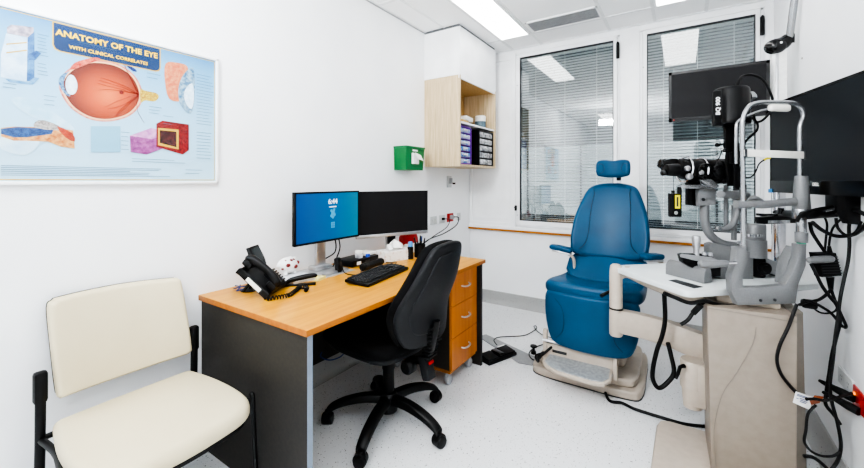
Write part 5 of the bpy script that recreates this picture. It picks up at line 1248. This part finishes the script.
# shelf bracket with label (behind left)
t = thing('control_box', 'flat black control box with a pale label on the chrome pole', 'control box', U(780, 220, 2.05))
m = MB(); m.prism(UU([(761, 217.5), (775, 216), (796, 217), (797, 223), (762, 224.5)], 2.05), FWD*.04, .004); m.build('body', 'black', t)
MB().prism(UU([(768, 220.5), (790, 220), (790, 223.3), (768, 223.3)], 2.048), -FWD*.001).build('pale_label', 'cleargrey', t, smooth=False)
m = MB(); m.cyl(U(780, 221, 2.06), Vector((.487, 3.04, U(780, 221, 2.06).z)), .012, sides=14); m.build('support_rod', 'steel', t)
m = MB(); m.prism(UU([(765, 214), (778, 214), (778, 216.5), (765, 216.5)], 2.1), FWD*.06, .003); m.cyl(U(781, 214, 2.1), U(781, 208, 2.1), .014, sides=16); m.build('knob', 'blackgloss', t)

# power brick
t = thing('power_brick', 'black power adapter hanging on cables by the right wall', 'power adapter', U(829, 266, 1.62))
out = [(817.5, 253.5), (836.5, 253), (842.5, 276), (823, 277.5)]
m = MB(); m.prism(UU(out, 1.60), FWD*.04, .004); m.build('body', 'blacksoft', t)
m = MB()
for i in range(7): m.prism(UU([(819+i*.75, 257+i*2.7), (837.5+i*.75, 256.5+i*2.7), (837.7+i*.75, 257.3+i*2.7), (819.2+i*.75, 257.8+i*2.7)], 1.599), -FWD*.0015)
m.build('ribs', 'dark', t, smooth=False)
MB().cyl(U(830, 253.5, 1.62), U(829, 246, 1.62), .010, .006, 12).build('strain_relief', 'black', t)
MB().cyl(U(830, 277, 1.62), U(831, 291, 1.62), .014, .007, 12).build('strain_relief', 'black', t)
# cables of the wall side
cb = [
 ([(762, 300), (800, 298)], 0, 0, ''),
]
WD = [
 ('wall_cable', [(797, 222), (800, 216), (808, 212), (822, 208.5), (840, 207), (855, 210), (866, 215)], 1.56, .0085, 'thick black cable curving up from the chinrest side to the monitor mount'),
 ('wall_cable', [(812, 222), (822, 230), (836, 236), (852, 235), (862, 229), (868, 221)], 1.5, .0085, 'thick black cable sagging below the large monitor mount'),
 ('wall_cable', [(836, 218), (838, 228), (846, 235), (856, 232), (861, 222)], 1.48, .006, 'small black cable loop nearest the monitor mount block'),
 ('wall_cable', [(836, 216), (843, 211), (850, 216), (849, 228), (849.5, 245), (848, 262), (844, 280), (840, 300), (838, 318), (835, 340), (833, 360), (830, 385), (832, 402), (838, 425), (841, 445), (838, 460), (830, 472), (826, 480)], 1.5, .007, 'thick black cable hanging full height along the right wall'),
 ('wall_cable', [(810, 222), (812, 232), (818, 242), (825, 252)], 1.62, .008, 'thick black cable dropping to the power adapter from the left'),
 ('wall_cable', [(823, 214), (827, 224), (826, 238), (825, 250)], 1.63, .005, 'thin black cable dropping to the top of the power adapter'),
 ('wall_cable', [(840, 220), (833, 228), (830, 238), (829, 247)], 1.64, .005, 'thin black cable entering the top of the power adapter'),
 ('wall_cable', [(811, 264), (816, 274), (822, 286), (830, 297), (837, 306), (840, 320), (836, 338), (832, 355), (829, 375), (826, 395), (826, 405), (834, 415), (840, 424)], 1.55, .0075, 'twisted black cable running down from the right patient handle'),
 ('wall_cable', [(831, 289), (835, 300), (840, 312), (846, 326), (842, 326), (832, 314), (822, 307), (812, 302), (804, 300)], 1.56, .0065, 'black cable looping from the adapter back under the table'),
 ('wall_cable', [(799, 305), (807, 302), (818, 300), (827, 294), (832, 288)], 1.58, .007, 'grey black cable under the table right end'),
 ('wall_cable', [(810, 304), (816, 310), (822, 313), (830, 313), (836, 310), (838, 303)], 1.6, .0045, 'thin black cable loop under the table right end'),
 ('wall_cable', [(797, 304), (794, 312), (788, 328), (780, 345), (777, 360), (781, 374), (790, 386), (797, 393)], 1.53, .0075, 'black cable hanging in front of the beige column'),
 ('wall_cable', [(806, 399), (816, 399), (824, 400.5), (836, 398), (842, 396), (852, 393)], 1.46, .0065, 'black cable running level to the upper plug in the red socket'),
 ('wall_cable', [(816, 405), (808, 414), (806, 430), (804.5, 442), (811, 451), (822, 456), (833, 456), (840, 452)], 1.48, .0055, 'thin black cable loop low beside the column'),
 ('wall_cable', [(804, 456), (812, 457), (820, 462), (828, 470), (832, 480)], 1.5, .008, 'thick black cable near the floor beside the column'),
]
for nm, px, dp, r, lb in WD:
    P = []
    for u, v in px:
        d = ray(u, v); tt = dp
        if d.x*tt > RW-.02: tt = (RW-.02)/d.x
        p = O_+d*tt
        if p.z < .02: p.z = .02
        P.append(p)
    cable(nm, P, r*.85, lb)
tag(MB().box(U(809, 304, 1.6), (.05, .04, .035), None, .01).build('connector_block', 'blacksoft'), 'black connector block under the right end of the table', 'connector')
# tag label on the cable
t = thing('cable_tag', 'white printed tag and brown tape on a cable by the column', 'tag', U(803, 400, 1.5))
ta = [U(u, v, 1.5) for u, v in ((796, 391.5), (812, 397), (810, 410), (793, 402.5))]
m = MB(); m.prism(ta, FWD*.001); m.build('paper_tag', 'whiteplastic', t, smooth=False)
m = MB()
def lerp2(a, b): return ta[0]+(ta[1]-ta[0])*a+(ta[3]-ta[0])*b
for i, (a, b, c_) in enumerate(((.1, .85, .15), (.1, .8, .25), (.3, .8, .42), (.35, .8, .55), (.35, .75, .68), (.1, .25, .5))):
    m.face([lerp2(a, c_)-FWD*.001, lerp2(b, c_)-FWD*.001, lerp2(b, c_+.06)-FWD*.001, lerp2(a, c_+.06)-FWD*.001])
m.build('print_lines', 'bluecable', t, smooth=False)
m = MB(); m.prism(UU([(811, 402), (816, 396), (824, 397), (820, 403), (812, 405)], 1.47), FWD*.006, .001); m.build('brown_tape', 'brown', t)
# right wall sockets
def rs(y0, y1, z0, z1, name, label, m_, holes):
    t, R = plate(name, label, (RW, (y0+y1)/2, (z0+z1)/2), (-1, 0, 0), abs(y1-y0), z1-z0, m_, holes); return t
rs(2.17, 2.335, .437, .507, 'wall_socket', 'white double wall socket low on the right wall', 'plate', 2)
t = rs(2.02, 2.165, .42, .50, 'wall_socket', 'red wall socket low on the right wall with black plugs', 'red', 0)
m = MB(); m.box((RW-.011, 2.135, .475), (.003, .01, .01)); m.build('orange_light', emat('orange_glow', (255, 140, 20), 1.5), t, smooth=False)
for k, (y, z, lb) in enumerate(((2.13, .455, 'upper black plug in the red wall socket'), (2.08, .43, 'lower black plug in the red wall socket'))):
    q = Vector((RW-.012, y, z)); e_ = Vector((RW-.09, y+.09, z+.01))
    m = MB(); m.tube([q, q+(e_-q)*.3, q+(e_-q)*.6, e_], [.015, .016, .012, .006], 10, 4)
    tag(m.build('power_plug', 'blacksoft'), lb, 'plug')

# ================================================================ LIGHT, WORLD, CAMERA
w = bpy.data.worlds.new('world'); bpy.context.scene.world = w; w.use_nodes = True
w.node_tree.nodes['Background'].inputs[0].default_value = (.92, .96, 1, 1); w.node_tree.nodes['Background'].inputs[1].default_value = 4
ld = bpy.data.lights.new('added_bounce_light', 'AREA'); ld.shape = 'DISK'; ld.size = .9; ld.energy = 36; ld.color = (.95, .98, 1)  # unseen upward light, added behind the camera to brighten the ceiling
lo = bpy.data.objects.new('added_bounce_light', ld); col.objects.link(lo); lo.location = (-.45, -.45, 1.45); lo.rotation_euler = (PI, 0, 0)
ld = bpy.data.lights.new('added_fill_light', 'AREA'); ld.shape = 'RECTANGLE'; ld.size = .42; ld.size_y = .1; ld.energy = 26; ld.color = (.97, .99, 1)  # unseen strip light, added to brighten the back wall
lo = bpy.data.objects.new('added_fill_light', ld); col.objects.link(lo); lo.location = (-1.1, -.25, 2.4); lo.rotation_euler = (math.radians(86), 0, math.radians(-12))
cd = bpy.data.cameras.new('camera'); cam = bpy.data.objects.new('camera', cd); col.objects.link(cam)
cd.sensor_width = 36; cd.lens = F_/864*36; cd.shift_y = -(234-HOR)/864; cd.clip_start = .02
cam.location = O_; cam.rotation_euler = (PI/2, 0, TH); bpy.context.scene.camera = cam
sc_ = bpy.context.scene
sc_.view_settings.view_transform = 'AgX'; sc_.view_settings.look = 'AgX - High Contrast'; sc_.view_settings.exposure = .82
sc_.cycles.max_bounces = 10; sc_.cycles.diffuse_bounces = 8; sc_.cycles.transparent_max_bounces = 12; sc_.cycles.sample_clamp_indirect = 6
sc_.cycles.use_denoising = True
